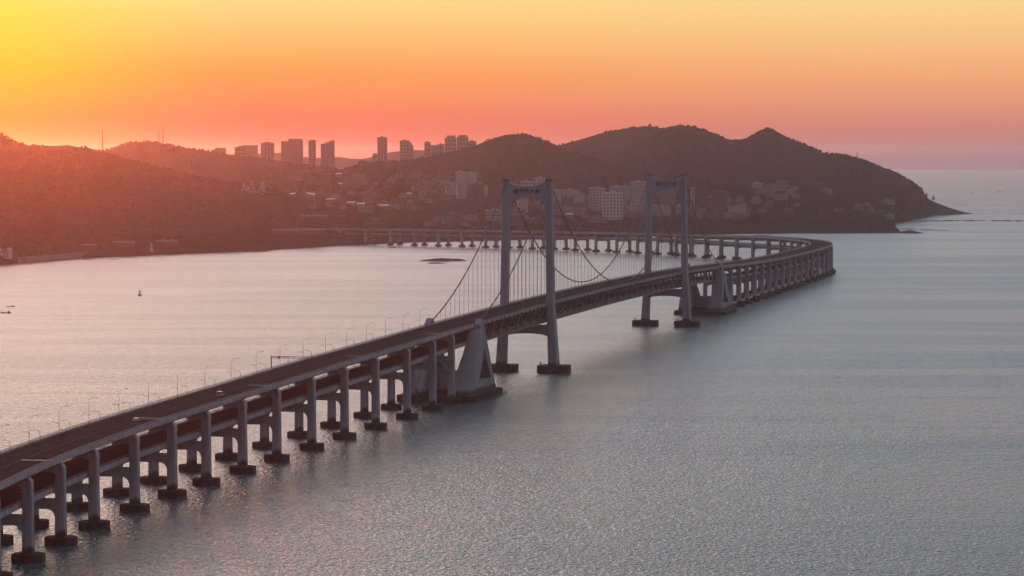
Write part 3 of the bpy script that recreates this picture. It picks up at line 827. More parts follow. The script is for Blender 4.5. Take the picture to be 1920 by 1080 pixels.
# anchorages
def anchorage(s, sgn):
    b = at(s); rz = heading(s) + (0 if sgn > 0 else math.pi)
    a = empty('anchorage', (b.x, b.y, 0), rz); sbpart(a)
    zt = b.z + 3.4                # apex
    sc = (zt - 3) / 38.5
    zh = b.z - 1.62; zl = b.z - 12.0
    tl = lambda z: -30 + (z - 3) / (29 * sc) * 29.0           # landward slope
    tr = lambda z: 28 - (z - 3) / (29 * sc) * 13.8            # slope towards the tower
    outer = [(-30, 3), (tl(zl), zl), (tl(zh) - 0.4, zh), (tr(zh) + 0.3, zh), (tr(zl), zl), (28, 3)]
    inner = [(-8.5, 9.0), (4.6, 3 + 17 * sc), (7.2, 3 + 21.5 * sc), (9.2, 3 + 21.5 * sc), (11.6, 3 + 17 * sc), (18.5, 9.0)]
    horn = [(tl(zh) + 0.6, zh - 0.4), (3.4, 3 + 35.8 * sc), (6.4, zt - 0.25), (8, zt), (9.8, zt - 0.3), (12.4, 3 + 36 * sc), (tr(zh) + 0.1, zh - 0.4)]
    uo = lambda z: 17.8 - 2.7 * (z - 3) / (zt - 3)
    ui = lambda z: 6.2 + 3.15 * min(1.0, (z - 3) / (zl - 3))
    for sg in (-1, 1):
        mb = MB(); n = len(outer); vs = []
        for ring, fn in ((outer, uo), (outer, ui), (inner, uo), (inner, ui)):
            vs += [(sg * fn(z), t, z) for t, z in ring]
        fs = []
        for j in range(n):
            k = (j + 1) % n
            fs += [(j, k, n + k, n + j), (2 * n + j, 3 * n + j, 3 * n + k, 2 * n + k), (j, 2 * n + j, 2 * n + k, k), (n + j, n + k, 3 * n + k, 3 * n + j)]
        mb.add(vs, fs)
        mb.build('splay_block', 'anchor_concrete', a)
        mb = MB(); mb.loft([[(sg * 12.05, t, z) for t, z in horn], [(sg * (uo(z) - 0.06), t, z) for t, z in horn]]); mb.build('saddle_horn', 'anchor_concrete', a)
        sl_ = MB()
        for dx in (-0.5, 0.5): sl_.bar((sg * 9.0 + dx, -30.0, 4.4), (sg * 10.2 + dx, tl(3 + 25.5 * sc), 3 + 26.7 * sc), 0.2)
        sl_.build('stair_rail', 'joint', a)
    MB().loft([[(-8, -16, 3), (8, -16, 3), (8, 16, 3), (-8, 16, 3)], [(-8.6, -12, 13.2), (8.6, -12, 13.2), (8.6, 12, 13.2), (-8.6, 12, 13.2)]]).build('tie_wall', 'anchor_concrete', a)
    MB().loft([[(x, y, z) for x, y in ((-20, -33), (20, -33), (21, -31), (21, 30), (20, 32), (-20, 32), (-21, 30), (-21, -31))] for z in (-1.5, 3.0)]).build('base_slab', 'cap_concrete', a)
    return a
anchorage(S_NA, 1); anchorage(S_FA, -1)

# ------------------------------------------------------------------ street lamps on the upper deck
def lamp_meshes():
    p = MB(); p.tube([(0, 0, 0), (0, 0, 0.6), (0, 0, 8.2)], [0.13, 0.095, 0.065], 6); p.box(-0.25, 0.25, -0.25, 0.25, 0, 0.25)
    a = MB(); a.tube([(0, 0, 8.1), (0.25, 0, 9.0), (0.9, 0, 9.6), (2.2, 0, 9.9), (2.7, 0, 9.95)], 0.055, 6)
    hd = MB(); hd.loft([[(2.5, -0.16, 9.86), (2.5, 0.16, 9.86), (2.5, 0.12, 10.06), (2.5, -0.12, 10.06)], [(3.5, -0.2, 10.0), (3.5, 0.2, 10.0), (3.5, 0.14, 10.18), (3.5, -0.14, 10.18)]])
    lo = MB(); lo.tube([(0, 0, 3.6), (-0.7, 0, 3.95), (-1.7, 0, 4.2)], 0.06, 6); lo.box(-2.3, -1.6, -0.14, 0.14, 4.15, 4.3)
    return p.mesh('pole', 'lamp'), a.mesh('arm', 'lamp'), hd.mesh('lamp_head', 'lamp'), lo.mesh('side_arm', 'lamp')
LP, LA, LHD, LLO = lamp_meshes()
def street_lamp(s, u, flip, label, group, low=True):
    q = at(s, u)
    o = empty('street_lamp', tuple(q), heading(s) + (math.pi if flip else 0))
    tag(o, label, 'street lamp', group)
    inst('pole', LP, o); inst('arm', LA, o); inst('lamp_head', LHD, o)
    if low: inst('side_arm', LLO, o)
    return o
i = 1; s = near_s[2] - 52
while s < S_NA - 14:
    street_lamp(s, -UH + 0.28, False, f'{ordinal(i)} street lamp from the lower left corner along the approach viaduct', 'lamps on the far kerb of the approach viaduct'); s += 32.6; i += 1
LMAX = i - 1
i = 1; s = S_FA + 30
while s < S_END - 60:
    street_lamp(s, UH - 0.28, True, f'{ordinal(i)} street lamp beyond the far anchorage on the outer kerb of the curved viaduct', 'lamps on the curved viaduct', False); s += 44; i += 1

# short lamps that rise from the lower deck outside the upper one
sp = MB(); sp.tube([(0, 0, -10.2), (0, 0, 2.6)], [0.14, 0.09], 6); SPM = sp.mesh('pole', 'lamp')
sa = MB(); sa.tube([(0, 0, 2.5), (-0.25, -0.4, 3.1), (-0.9, -1.4, 3.5), (-1.6, -2.4, 3.6)], 0.065, 6); sa.box(-1.9, -1.4, -2.8, -2.2, 3.5, 3.68); SAM = sa.mesh('arm', 'lamp')
br = MB(); br.bar((0, 0, -10.0), (3.2, 0, -10.0), 0.22); BRM = br.mesh('bracket', 'lamp')
i = 1; s = near_s[2] - 38
while s < S_NA - 30:
    q = at(s, -UH - 0.45); o = empty('deck_lamp', tuple(q), heading(s))
    tag(o, f'{ordinal(i)} short curved lamp from the lower left, rising from the lower deck behind the railing', 'street lamp', 'short lamps of the lower deck')
    inst('pole', SPM, o); inst('arm', SAM, o); inst('bracket', BRM, o)
    s += 32.6; i += 1

# sign gantry across the upper road
def gantry(s):
    q = at(s); g = empty('sign_gantry', tuple(q), heading(s))
    tag(g, 'dark steel sign gantry spanning the upper road of the approach viaduct', 'gantry')
    for u in (-UH + 0.2, UH - 0.2): MB().box(u - 0.16, u + 0.16, -0.16, 0.16, 0, 6.3).build('post', 'lamp', g)
    for z in (5.4, 6.1): MB().box(-UH + 0.36, UH - 0.36, -0.1, 0.1, z - 0.1, z + 0.1).build('beam', 'lamp', g)
    mb = MB(); k = 12
    for j in range(k):
        x0 = -UH + 0.4 + (2 * UH - 0.8) * j / k; x1 = -UH + 0.4 + (2 * UH - 0.8) * (j + 1) / k
        mb.bar((x0, 0, 5.5 if j % 2 else 6.0), (x1, 0, 6.0 if j % 2 else 5.5), 0.07)
    mb.build('lattice', 'lamp', g)
    MB().box(-8.5, -7.6, -0.35, -0.12, 5.2, 6.0).build('camera_box', 'cable', g)
sg_ = s_near(*gp(499, 694, 33)); gantry(sg_)

# ------------------------------------------------------------------ cars
def car(s, u, low, paint, label, van=False, back=False):
    q = at(s, u, (ldz(s) if low else 0) + 0.055)
    c = empty('car', tuple(q), heading(s) + (math.pi if back else 0)); tag(c, label, 'van' if van else 'car')
    L, W = (2.4, 0.95) if van else (2.25, 0.9)
    hh = 1.95 if van else 1.45
    side = [(-L, 0.35), (L, 0.35), (L, 0.75), (L - 0.12, 0.92), (L - 1.05, 1.02), (L - 1.75, hh - 0.04), (L - 2.2, hh), (-L + (0.15 if van else 0.75), hh - 0.03), (-L + (0.02 if van else 0.15), 1.0), (-L, 0.8)]
    mb = MB(); mb.loft([[(-W, y, z) for y, z in side], [(-W + 0.02, y, z) for y, z in side], [(W - 0.02, y, z) for y, z in side], [(W, y, z) for y, z in side]])
    mb.build('body', paint, c)
    gl = MB()
    for x in (-W - 0.012, W + 0.012):
        y0, y1 = L - 1.3, -L + (0.5 if van else 0.9)
        gl.add([(x, y0, 1.06), (x, y1, 1.06), (x, y1 + 0.1, hh - 0.14), (x, y0 - 0.55, hh - 0.14)], [(0, 1, 2, 3)])
    gl.build('side_window', 'glass_dark', c)
    rw = MB(); yb = -L + (0.04 if van else 0.22)
    rw.add([(-W + 0.15, yb - 0.05, 1.1), (W - 0.15, yb - 0.05, 1.1), (W - 0.2, yb + (0.08 if van else 0.5), hh - 0.12), (-W + 0.2, yb + (0.08 if van else 0.5), hh - 0.12)], [(0, 1, 2, 3)])
    rw.build('rear_window', 'glass_dark', c)
    ws = MB(); ws.add([(-W + 0.12, L - 0.98, 1.05), (W - 0.12, L - 0.98, 1.05), (W - 0.18, L - 1.66, hh - 0.08), (-W + 0.18, L - 1.66, hh - 0.08)], [(0, 1, 2, 3)])
    ws.build('windscreen', 'glass_dark', c)
    for x in (-W + 0.1, W - 0.1):
        for y in (L - 0.85, -L + 0.85):
            w = MB(); w.loft([[(x + dx, y + 0.34 * math.cos(t), 0.34 + 0.34 * math.sin(t)) for t in np.linspace(0, 2 * math.pi, 13)[:-1]] for dx in (-0.11, 0.11)]); w.build('wheel', 'rubber', c)
        h = MB(); h.box(x - 0.18, x + 0.12, L - 0.02, L + 0.03, 0.62, 0.8); h.build('headlight', 'lampglass', c)
        h = MB(); h.box(x - 0.1, x + 0.1, -L - 0.03, -L + 0.02, 0.75, 0.95); h.build('tail_light', 'beacon', c)
def place_car(px, py, z, u, **k):
    X, Y = gp(px, py, z); s = s_near(X, Y); car(s, u, **k)
place_car(398, 742, 31, 3.0, low=False, paint='car_white', label='white van on the upper road near the sign gantry', van=True)
place_car(229, 790, 29.5, 2.6, low=False, paint='car_white', label='white car on the upper road nearest the camera')
place_car(12, 922, 19, 3.5, low=True, paint='car_grey', label='grey car on the lower road at the left edge', back=True)

# ------------------------------------------------------------------ boats, buoy, rocks
def boat(px, py, L, label, back=False, cabin=True):
    X, Y = gp(px, py); b = empty('fishing_boat', (X, Y, 0), R(96 if not back else -84)); tag(b, label, 'boat', 'fishing boats in the bay')
    st = [(-1, .55, .75), (-.75, .85, .62), (-.2, 1, .5), (.4, .9, .55), (.8, .5, .9), (1, .06, 1.35)]
    W, Hh = L * 0.14, L * 0.1
    rings = []
    for t, w, h in st:
        y = t * L / 2
        rings.append([(-W * w, y, Hh * h), (-W * w * 0.7, y, -0.25), (W * w * 0.7, y, -0.25), (W * w, y, Hh * h), (W * w * 0.85, y, Hh * h), (0, y, Hh * h * 0.55), (-W * w * 0.85, y, Hh * h)])
    MB().loft(rings).build('hull', 'hull', b)
    if cabin:
        MB().loft([[(-W * .6, -L * .38, Hh * .4), (W * .6, -L * .38, Hh * .4), (W * .6, -L * .14, Hh * .4), (-W * .6, -L * .14, Hh * .4)], [(-W * .5, -L * .36, Hh * 2.0), (W * .5, -L * .36, Hh * 2.0), (W * .5, -L * .18, Hh * 2.0), (-W * .5, -L * .18, Hh * 2.0)]]).build('cabin', 'boat_cabin', b)
        MB().tube([(0, L * 0.05, Hh * .4), (0, L * 0.05, Hh * 2.4)], 0.06, 6).build('mast', 'boat_cabin', b)
    MB().box(-W * .3, W * .3, L * .1, L * .3, Hh * .35, Hh * 1.15).build('deck_box', 'boat_cabin', b)
boat(20, 575, 7.2, 'small dark open boat, upper of the two boats at the left edge', True, False)
boat(11, 587, 8.4, 'dark fishing boat with cabin, lower of the two boats at the left edge')
boat(735, 464, 11, 'low dark boat moored before the shore end of the curved viaduct', True, False)
boat(1820, 362, 15, 'tiny fishing boat out at sea right of the headland, nearer the headland', False, True)
boat(1875, 360, 17, 'tiny fishing boat out at sea right of the headland, nearer the right edge', True, True)

def buoy(px, py):
    X, Y = gp(px, py); b = empty('navigation_buoy', (X, Y, 0)); tag(b, 'dark navigation buoy with a lantern mast floating on the pink water', 'buoy')
    c = lambda r, z: [(r * math.cos(t), r * math.sin(t), z) for t in np.linspace(0, 2 * math.pi, 17)[:-1]]
    MB().loft([c(1.3, -0.4), c(1.75, 0.3), c(1.7, 0.9), c(1.1, 1.3)]).build('float', 'hull', b)
    m = MB()
    for k in range(4):
        a = k * math.pi / 2 + .4; m.bar((math.cos(a) * 0.8, math.sin(a) * 0.8, 1.2), (math.cos(a) * 0.4, math.sin(a) * 0.4, 3.7), 0.22)
    m.build('mast', 'hull', b)
    MB().loft([c(0.55, 3.6), c(0.95, 4.0), c(0.9, 4.5), c(0.2, 4.8)]).build('lantern', 'hull', b)
buoy(262, 554)

def rock(name, cx, cy, rx, ry, h, label, group, seed, n=26):
    mb = MB(); rings = []
    rr = random.Random(seed)
    ph = [rr.uniform(0, 6.28) for _ in range(4)]
    for lv, f in ((-0.8, 1.08), (0.15 * h, 1.0), (0.5 * h, 0.80), (0.8 * h, 0.52), (h, 0.20)):
        ring = []
        for k in range(n):
            a = 2 * math.pi * k / n
            w = 1 + 0.22 * math.sin(2 * a + ph[0]) + 0.16 * math.sin(3 * a + ph[1]) + 0.1 * math.sin(7 * a + ph[2]) + rr.uniform(-0.07, 0.07)
            ring.append((rx * f * w * math.cos(a), ry * f * w * math.sin(a), lv * rr.uniform(0.7, 1.25) if lv > 0 else lv))
        rings.append(ring)
    mb.loft(rings); o = mb.build(name, 'rock', None, loc=(cx, cy, 0)); tag(o, label, 'rock', group); return o
def rock_px(px, py, w, d, h, label, group, seed):
    X, Y = gp(px, py); rock('rock_islet', X, Y, w / 2, d / 2, h, label, group, seed)
rock_px(833, 489.5, 44, 30, 3.0, 'long flat dark rock islet in the bay before the near tower', 'rocks of the bay islet', 1)
rock_px(818, 494, 22, 10, 1.3, 'small low rock lying in front of the long islet', 'rocks of the bay islet', 2)
rock_px(856, 489, 18, 16, 2.4, 'rock at the right end of the long islet', 'rocks of the bay islet', 3)
rock_px(802, 489, 16, 10, 1.4, 'thin rock at the left tip of the long islet', 'rocks of the bay islet', 4)
rock_px(1705, 437, 36, 22, 4.2, 'dark pointed sea rock off the foot of the cliff', 'sea rocks by the headland', 5)
rock_px(1722, 437.5, 20, 10, 1.6, 'low rock just right of the pointed sea rock', 'sea rocks by the headland', 6)
rock_px(1688, 437, 22, 12, 1.5, 'low rock just left of the pointed sea rock, at the cliff', 'sea rocks by the headland', 12)
rock_px(1738, 431.5, 34, 8, 1.0, 'thin reef line behind the pointed sea rock', 'sea rocks by the headland', 7)
rock_px(1770, 432, 16, 6, 0.8, 'small reef rock farthest right behind the pointed sea rock', 'sea rocks by the headland', 8)
rock_px(1705, 430, 26, 10, 1.2, 'reef rock close to the cliff edge behind the pointed sea rock', 'sea rocks by the headland', 13)
rock_px(1428, 442, 30, 10, 1.0, 'low reef just behind the top of the curved viaduct', 'sea rocks by the headland', 9)
rock_px(105, 488, 9, 4, 0.5, 'left one of the low rocks off the left shore', 'rocks off the left shore', 21)
rock_px(163, 487, 14, 5, 0.6, 'middle one of the low rocks off the left shore', 'rocks off the left shore', 22)
rock_px(212, 486.5, 12, 4, 0.6, 'right one of the low rocks off the left shore', 'rocks off the left shore', 23)
rock_px(470, 472, 60, 26, 1.0, 'low dark spit lying along the water below the coaster hill', 'shore spit', 24)

def breakwater(pts, label, seed, w=12):
    rr = random.Random(seed); rings = []; P = [gp(*q) for q in pts]
    xs = np.interp(np.linspace(0, len(P) - 1, 60), range(len(P)), [p[0] for p in P]); ys = np.interp(np.linspace(0, len(P) - 1, 60), range(len(P)), [p[1] for p in P])
    for i, (x, y) in enumerate(zip(xs, ys)):
        h = (rr.uniform(-0.5, 2.6)) * (0.3 if i in (0, 59) else 1)
        rings.append([(x, y - w, -1), (x, y - w * .3, h * .8), (x + rr.uniform(-2, 2), y, h), (x, y + w * .35, h * .7), (x, y + w, -1)])
    o = MB().loft(rings).build('breakwater', 'rock'); tag(o, label, 'breakwater')
breakwater([(1688, 417), (1740, 415), (1780, 414.3), (1840, 414), (1935, 415)], 'thin dark breakwater of rocks running to the right edge', 3)
breakwater([(1690, 408.5), (1730, 407.5), (1752, 407)], 'short rock bar between the headland tip and the breakwater', 4, 9)

# ------------------------------------------------------------------ buildings
def windows(parent, w, d, h, cols, rows, z0, size, single):
    """panes on the face towards the bay (local -Y)"""
    mb0 = MB(); pw, phh = size
    pm = MB().box(-pw / 2, pw / 2, -0.12, 0.25, -phh / 2, phh / 2).mesh('window', 'glass_dark') if single else None
    allm = MB()
    for r_ in range(rows):
        for c in range(cols):
            x = -w / 2 + w * (c + 0.5) / cols; z = z0 + (h - z0) * (r_ + 0.5) / rows
            if single: inst('window', pm, parent, (x, -d / 2, z))
            else: allm.box(x - pw / 2, x + pw / 2, -d / 2 - 0.12, -d / 2 + 0.25, z - phh / 2, z + phh / 2)
    if not single:
        o = allm.build('glazing', 'glass_dark', parent); o['kind'] = 'stuff'

def block(x0, x1, ytop, D=None, ybase=None, wall='wall_white', label='', cat='building', name='apartment_block', group=None, steps=None, cols=6, rows=8, single=False, depth=None, roof=True, rz=0.0, bays=True):
    """building standing between two bearings; its roof reaches the sight line ytop"""
    xc = (x0 + x1) / 2
    if D is None:
        g = ground_hit(xc, ybase); D = g[1] if g else 5000
    X = xat(xc, D); w = (x1 - x0) / FPX * D; h0 = th(X, D); zt = zat(ytop, D)
    d = depth or max(9, min(22, w * 0.6))
    b = empty(name, (X, D + d / 2, h0 - 1.5), rz); tag(b, label, cat, group)
    H = zt - h0 + 1.5
    mb = MB(); mb.box(-w / 2, w / 2, -d / 2, d / 2, 0, H)
    mb.build('wall', wall, b)
    if steps:                    # further volumes: (x0, x1, ytop)
        for (a, c, yt) in steps:
            zz = zat(yt, D) - h0 + 1.5
            mb = MB(); mb.box(xat(a, D) - X, xat(c, D) - X, -d / 2 + 0.6, d / 2 - 0.6, 0.5, zz); mb.build('wing', wall, b)
    if roof:
        mb = MB(); mb.box(-w / 2 - 0.3, w / 2 + 0.3, -d / 2 - 0.3, d / 2 + 0.3, H, H + 0.7); mb.box(-w * 0.18, w * 0.12, -d * .2, d * .25, H + 0.7, H + 3.0)
        mb.build('roof', 'roof_dark' if wall in ('wall_sky', 'wall_brown') else wall, b)
    if cols: windows(b, w, d, H - 1, cols, rows, 2.0, (w / cols * 0.5, (H - 3) / rows * 0.5), single)
    TOWN_CLEAR.append((X, D, w / 2 + 4))
    return b

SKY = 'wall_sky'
G1 = 'skyline towers beyond the hills'
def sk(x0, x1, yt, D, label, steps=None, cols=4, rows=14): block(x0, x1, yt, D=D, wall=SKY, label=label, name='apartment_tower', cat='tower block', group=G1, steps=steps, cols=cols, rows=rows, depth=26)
sk(398, 423, 281, 6750, 'low stepped block on the skyline, leftmost of the row', [(404, 423, 277)], 6, 6)
sk(441, 462, 276, 6750, 'wide skyline block stepping up to the right, second from left', [(455, 483, 272)], 5, 8)
sk(490, 514, 268, 6800, 'square skyline tower left of the widest tower', [(492, 512, 267)])
sk(528, 568, 265, 6800, 'widest skyline tower with a raised right part', [(542, 567, 260)], 8, 14)
sk(579, 592, 264, 6850, 'thin slab tower just right of the widest skyline tower', [(588, 592, 262)], 2, 14)
sk(602, 627, 270, 6900, 'skyline tower with a sawtooth top rising to the right', [(610, 627, 267), (617, 627, 264), (622, 627, 263)], 5, 14)
sk(699, 708, 289, 7000, 'low building at the foot of the lone slender tower', None, 2, 5)
sk(708, 726, 258, 7000, 'lone slender tower standing in the middle gap of the skyline', None, 3, 16)
sk(750, 768, 264, 7000, 'tower with a slanted right shoulder, right of the slender tower', [(768, 772, 267), (772, 775, 272)], 3, 12)
sk(796, 807, 267, 6900, 'small left tower of the cluster on the hill shoulder', [(807, 820, 272)], 2, 8)
sk(820, 833, 271, 6900, 'low middle building in the cluster on the hill shoulder', None, 3, 6)
sk(834, 856, 259, 6900, 'stepped twin tower, left of the pair on the hill shoulder', [(838, 854, 254)], 4, 10)
sk(857, 878, 257, 6900, 'stepped twin tower, right of the pair on the hill shoulder', [(861, 876, 253)], 4, 10)
sk(878, 893, 265, 6900, 'low flat building ending the cluster on the hill shoulder', None, 3, 5)

G2 = 'town buildings by the bay'
block(1130, 1168, 361, ybase=412, wall='wall_white', label='white hotel with a grid of square windows left of the far tower', name='hotel', cat='hotel', group=None, cols=6, rows=8, single=True, depth=18)
block(1104, 1135, 353, ybase=395, wall='wall_pale', label='pale block just left behind the white hotel', group=G2, cols=5, rows=8, steps=[(1108, 1128, 351)])
block(1143, 1172, 350, ybase=388, wall='wall_pale', label='pale block with roof huts right behind the white hotel', group=G2, cols=5, rows=7, steps=[(1160, 1174, 354)])
block(1181, 1213, 341, ybase=385, wall='wall_pale', label='pale high block touching the left leg of the far tower', group=G2, cols=6, rows=9)
block(1228, 1268, 352, ybase=385, wall='wall_grey', label='grey block seen through the portal of the far tower', group=G2, cols=8, rows=7)
block(1295, 1302, 353, ybase=392, wall='wall_pale', label='narrow pale gable block right of the far tower', group=G2, cols=1, rows=7)
block(1302.5, 1325, 355, ybase=392, wall='wall_brown', label='brown block right of the narrow pale gable', group=G2, cols=5, rows=8)
block(1335, 1362, 358, ybase=396, wall='wall_brown', label='brown slab block right of the far tower, farther inland', group=G2, cols=6, rows=7)
block(976, 1000, 340, ybase=362, wall='wall_pale', label='white stepped building above the beam of the near tower, lower part', group=G2, cols=5, rows=3)
block(1001, 1026, 334, ybase=362, wall='wall_pale', label='white terraced building above the beam of the near tower, upper part', group=G2, cols=5, rows=5)
block(910, 948, 394, ybase=414, wall='wall_pale', label='long low white building left of the near tower leg', group=G2, cols=8, rows=3, depth=14)
block(956, 986, 393, ybase=416, wall='wall_grey', label='low pale building seen between the legs of the near tower', group=G2, cols=6, rows=3, depth=14)
block(880, 908, 346, ybase=388, wall='wall_brown', label='brown slab block left of the near tower', group=G2, cols=6, rows=9)
block(660, 684, 328, ybase=337, wall='wall_grey', label='grey block in the saddle under the lone slender tower', group=G2, cols=5, rows=3)
block(592, 618, 326, ybase=345, wall='wall_brown', label='dull block in the saddle under the sawtooth tower', group=G2, cols=5, rows=4)
block(536, 560, 322, ybase=340, wall='wall_brown', label='dull block in the saddle under the widest tower', group=G2, cols=5, rows=4)
block(672, 690, 302, ybase=318, wall='wall_brown', label='dark block in the saddle left of the lone slender tower', group=G2, cols=4, rows=3)
block(1410, 1430, 343, ybase=353, wall='wall_pale', label='white house block high on the right slope', group=G2, cols=5, rows=2)
block(1212, 1222, 352, ybase=380, wall='wall_pale', label='pale block partly behind the left leg of the far tower', group=G2, cols=2, rows=6)
block(1268, 1280, 385, ybase=403, wall='wall_pale', label='white low block beside the right leg of the far tower', group=G2, cols=3, rows=4)
block(1103, 1137, 407, ybase=418, wall='wall_grey', label='long low shed by the shore in front of the white hotel', group=G2, cols=0, depth=14)

def house_mesh(w, d, h, wall, roof, kind):
    mb = MB(); mb.box(-w / 2, w / 2, -d / 2, d / 2, 0, h, 0)
    if kind == 'hip':
        mb.add([(-w / 2 - .4, -d / 2 - .4, h), (w / 2 + .4, -d / 2 - .4, h), (w / 2 + .4, d / 2 + .4, h), (-w / 2 - .4, d / 2 + .4, h), (-w / 4, 0, h + d * .3), (w / 4, 0, h + d * .3)],
               [(0, 1, 5, 4), (1, 2, 5), (2, 3, 4, 5), (3, 0, 4), (3, 2, 1, 0)], 1)
    else:
        mb.box(-w / 2 - .3, w / 2 + .3, -d / 2 - .3, d / 2 + .3, h, h + .5, 1); mb.box(-w * .2, w * .1, -d * .2, d * .2, h + .5, h + 2.2, 0)
    for c in range(max(2, int(w / 3.4))):
        for r_ in range(max(1, int(h / 3.2))):
            x = -w / 2 + w * (c + .5) / max(2, int(w / 3.4)); z = 1.9 + 3.1 * r_
            if z + 0.8 < h: mb.box(x - .65, x + .65, -d / 2 - .06, -d / 2 + .2, z - .75, z + .75, 2)
    return mb.mesh('house', [wall, roof, 'glass_dark'])
HM = [house_mesh(w, d, h, wa, ro, k) for (w, d, h, wa, ro, k) in [
    (12, 9, 6.5, 'house_wall', 'roof_red', 'hip'), (16, 10, 9.5, 'house_wall', 'roof_slate', 'flat'), (14, 10, 7, 'wall_grey', 'roof_red', 'hip'),
    (20, 11, 12, 'wall_grey', 'roof_dark', 'flat'), (10, 8, 5.5, 'house_wall', 'roof_dark', 'hip'), (24, 12, 10, 'house_wall', 'roof_dark', 'flat'), (18, 10, 15, 'wall_brown', 'roof_dark', 'flat'), (13, 9, 8, 'wall_brown', 'roof_red', 'hip'),
    (28, 12, 17, 'wall_pale', 'roof_slate', 'flat'), (17, 12, 25, 'wall_pale', 'roof_slate', 'flat'), (34, 12, 12, 'wall_grey', 'roof_slate', 'flat')]]
HD = ['pale red-roofed house', 'pale flat-roofed house', 'grey red-roofed house', 'grey flat-roofed block', 'small dark-roofed house', 'wide pale house', 'tall brown block', 'brown red-roofed house', 'pale mid-rise block', 'tall pale block', 'long grey block']
ZONES = [(785, 905, 345, 380, 44, 'house', 'on the slope left of the near tower'),
         (1035, 1105, 370, 404, 36, 'house', 'between near tower and hotel'),
         (960, 1020, 375, 400, 10, 'house', 'seen through near tower'),
         (1170, 1215, 372, 412, 22, 'house', 'between hotel and far tower'),
         (1225, 1278, 378, 405, 10, 'house', 'seen through the far tower'),
         (1300, 1400, 372, 412, 26, 'house', 'just right of the far tower'),
         (1400, 1500, 350, 405, 16, 'house', 'above the viaduct bend'),
         (1500, 1680, 352, 412, 9, 'house', 'on the slope of the headland'),
         (560, 785, 330, 400, 34, 'house', 'below the skyline towers'),
         (700, 1100, 405, 425, 16, 'house', 'behind the curved viaduct')]
nh = 0
for (x0, x1, y0, y1, n, nm, lab) in ZONES:
    placed = []; made = []
    for _ in range(n * 6):
        if len(placed) >= n: break
        px, py = random.uniform(x0, x1), random.uniform(y0, y1)
        g = ground_hit(px, py)
        if not g or g[2] < 7: continue
        if any(math.hypot(g[0] - a, g[1] - b) < 21 for a, b in placed): continue
        if any(abs(g[0] - a) < r + 8 and abs(g[1] - b) < r + 14 for a, b, r in TOWN_CLEAR): continue
        placed.append((g[0], g[1]))
        k = random.randrange(len(HM) if 780 < x0 < 1350 else 8)
        o = inst(nm, HM[k], None, (g[0], g[1], g[2] - 1.2), random.uniform(-0.5, 0.5))
        made.append((px, k, o)); nh += 1
    made.sort(key=lambda q: q[0]); cnt = {}
    for px, k, o in made:
        cnt[k] = cnt.get(k, 0) + 1
        tag(o, f'{ordinal(cnt[k])} {HD[k]} from the left {lab}', 'house', 'houses ' + lab)
    for a, b in placed: TOWN_CLEAR.append((a, b, 11))

# pale flat roofs that catch the sky
def shed(px, py, wpx, label, curved=False, roof='roof_pale'):
    g = ground_hit(px, py)
    if not g: return
    X, Y, Z = g; w = wpx / FPX * Y
    b = empty('hall', (X, Y, Z - 1), 0); tag(b, label, 'hall', 'pale-roofed halls on the plain')
    MB().box(-w / 2, w / 2, -7, 7, 0, 5.5).build('wall', 'wall_brown' if roof == 'roof_dark' else 'wall_grey', b)
    mb = MB(); n = 12 if curved else 2
    rings = []
    for k in range(n + 1):
        x = -w / 2 - .6 + (w + 1.2) * k / n; z = 5.5 + ((1 - (2 * k / n - 1) ** 2) * w * 0.07 if curved else 0)
        rings.append([(x, -8, z), (x, 8, z + 1.8), (x, 8, z + 2.3), (x, -8, z + 0.5)])
    mb.loft(rings).build('roof', roof, b)
    TOWN_CLEAR.append((X, Y, w / 2 + 5))
shed(565, 372, 50, 'wide arched pale roof right of the roller coaster', True)
shed(620, 379, 16, 'small pale roof right of the wide arched roof')
shed(658, 385, 14, 'pale flat roof below the lone slender tower, left one')
shed(676, 388, 14, 'pale flat roof below the lone slender tower, right one')
shed(720, 391, 16, 'pale flat roof nearest to the curved viaduct shore')
shed(767, 369, 9, 'tiny pale roof left of the slope village')
shed(635, 332, 10, 'pale roof high in the saddle')
shed(640, 350, 10, 'pale roof in the middle of the saddle')
shed(1068, 408, 12, 'pale tent-like roof by the near tower cable', True)
shed(588, 412, 54, 'long grey terrace building above the left shore', roof='roof_dark')
shed(562, 440, 100, 'long grey boathouse at the water left of the viaduct end', roof='roof_dark')

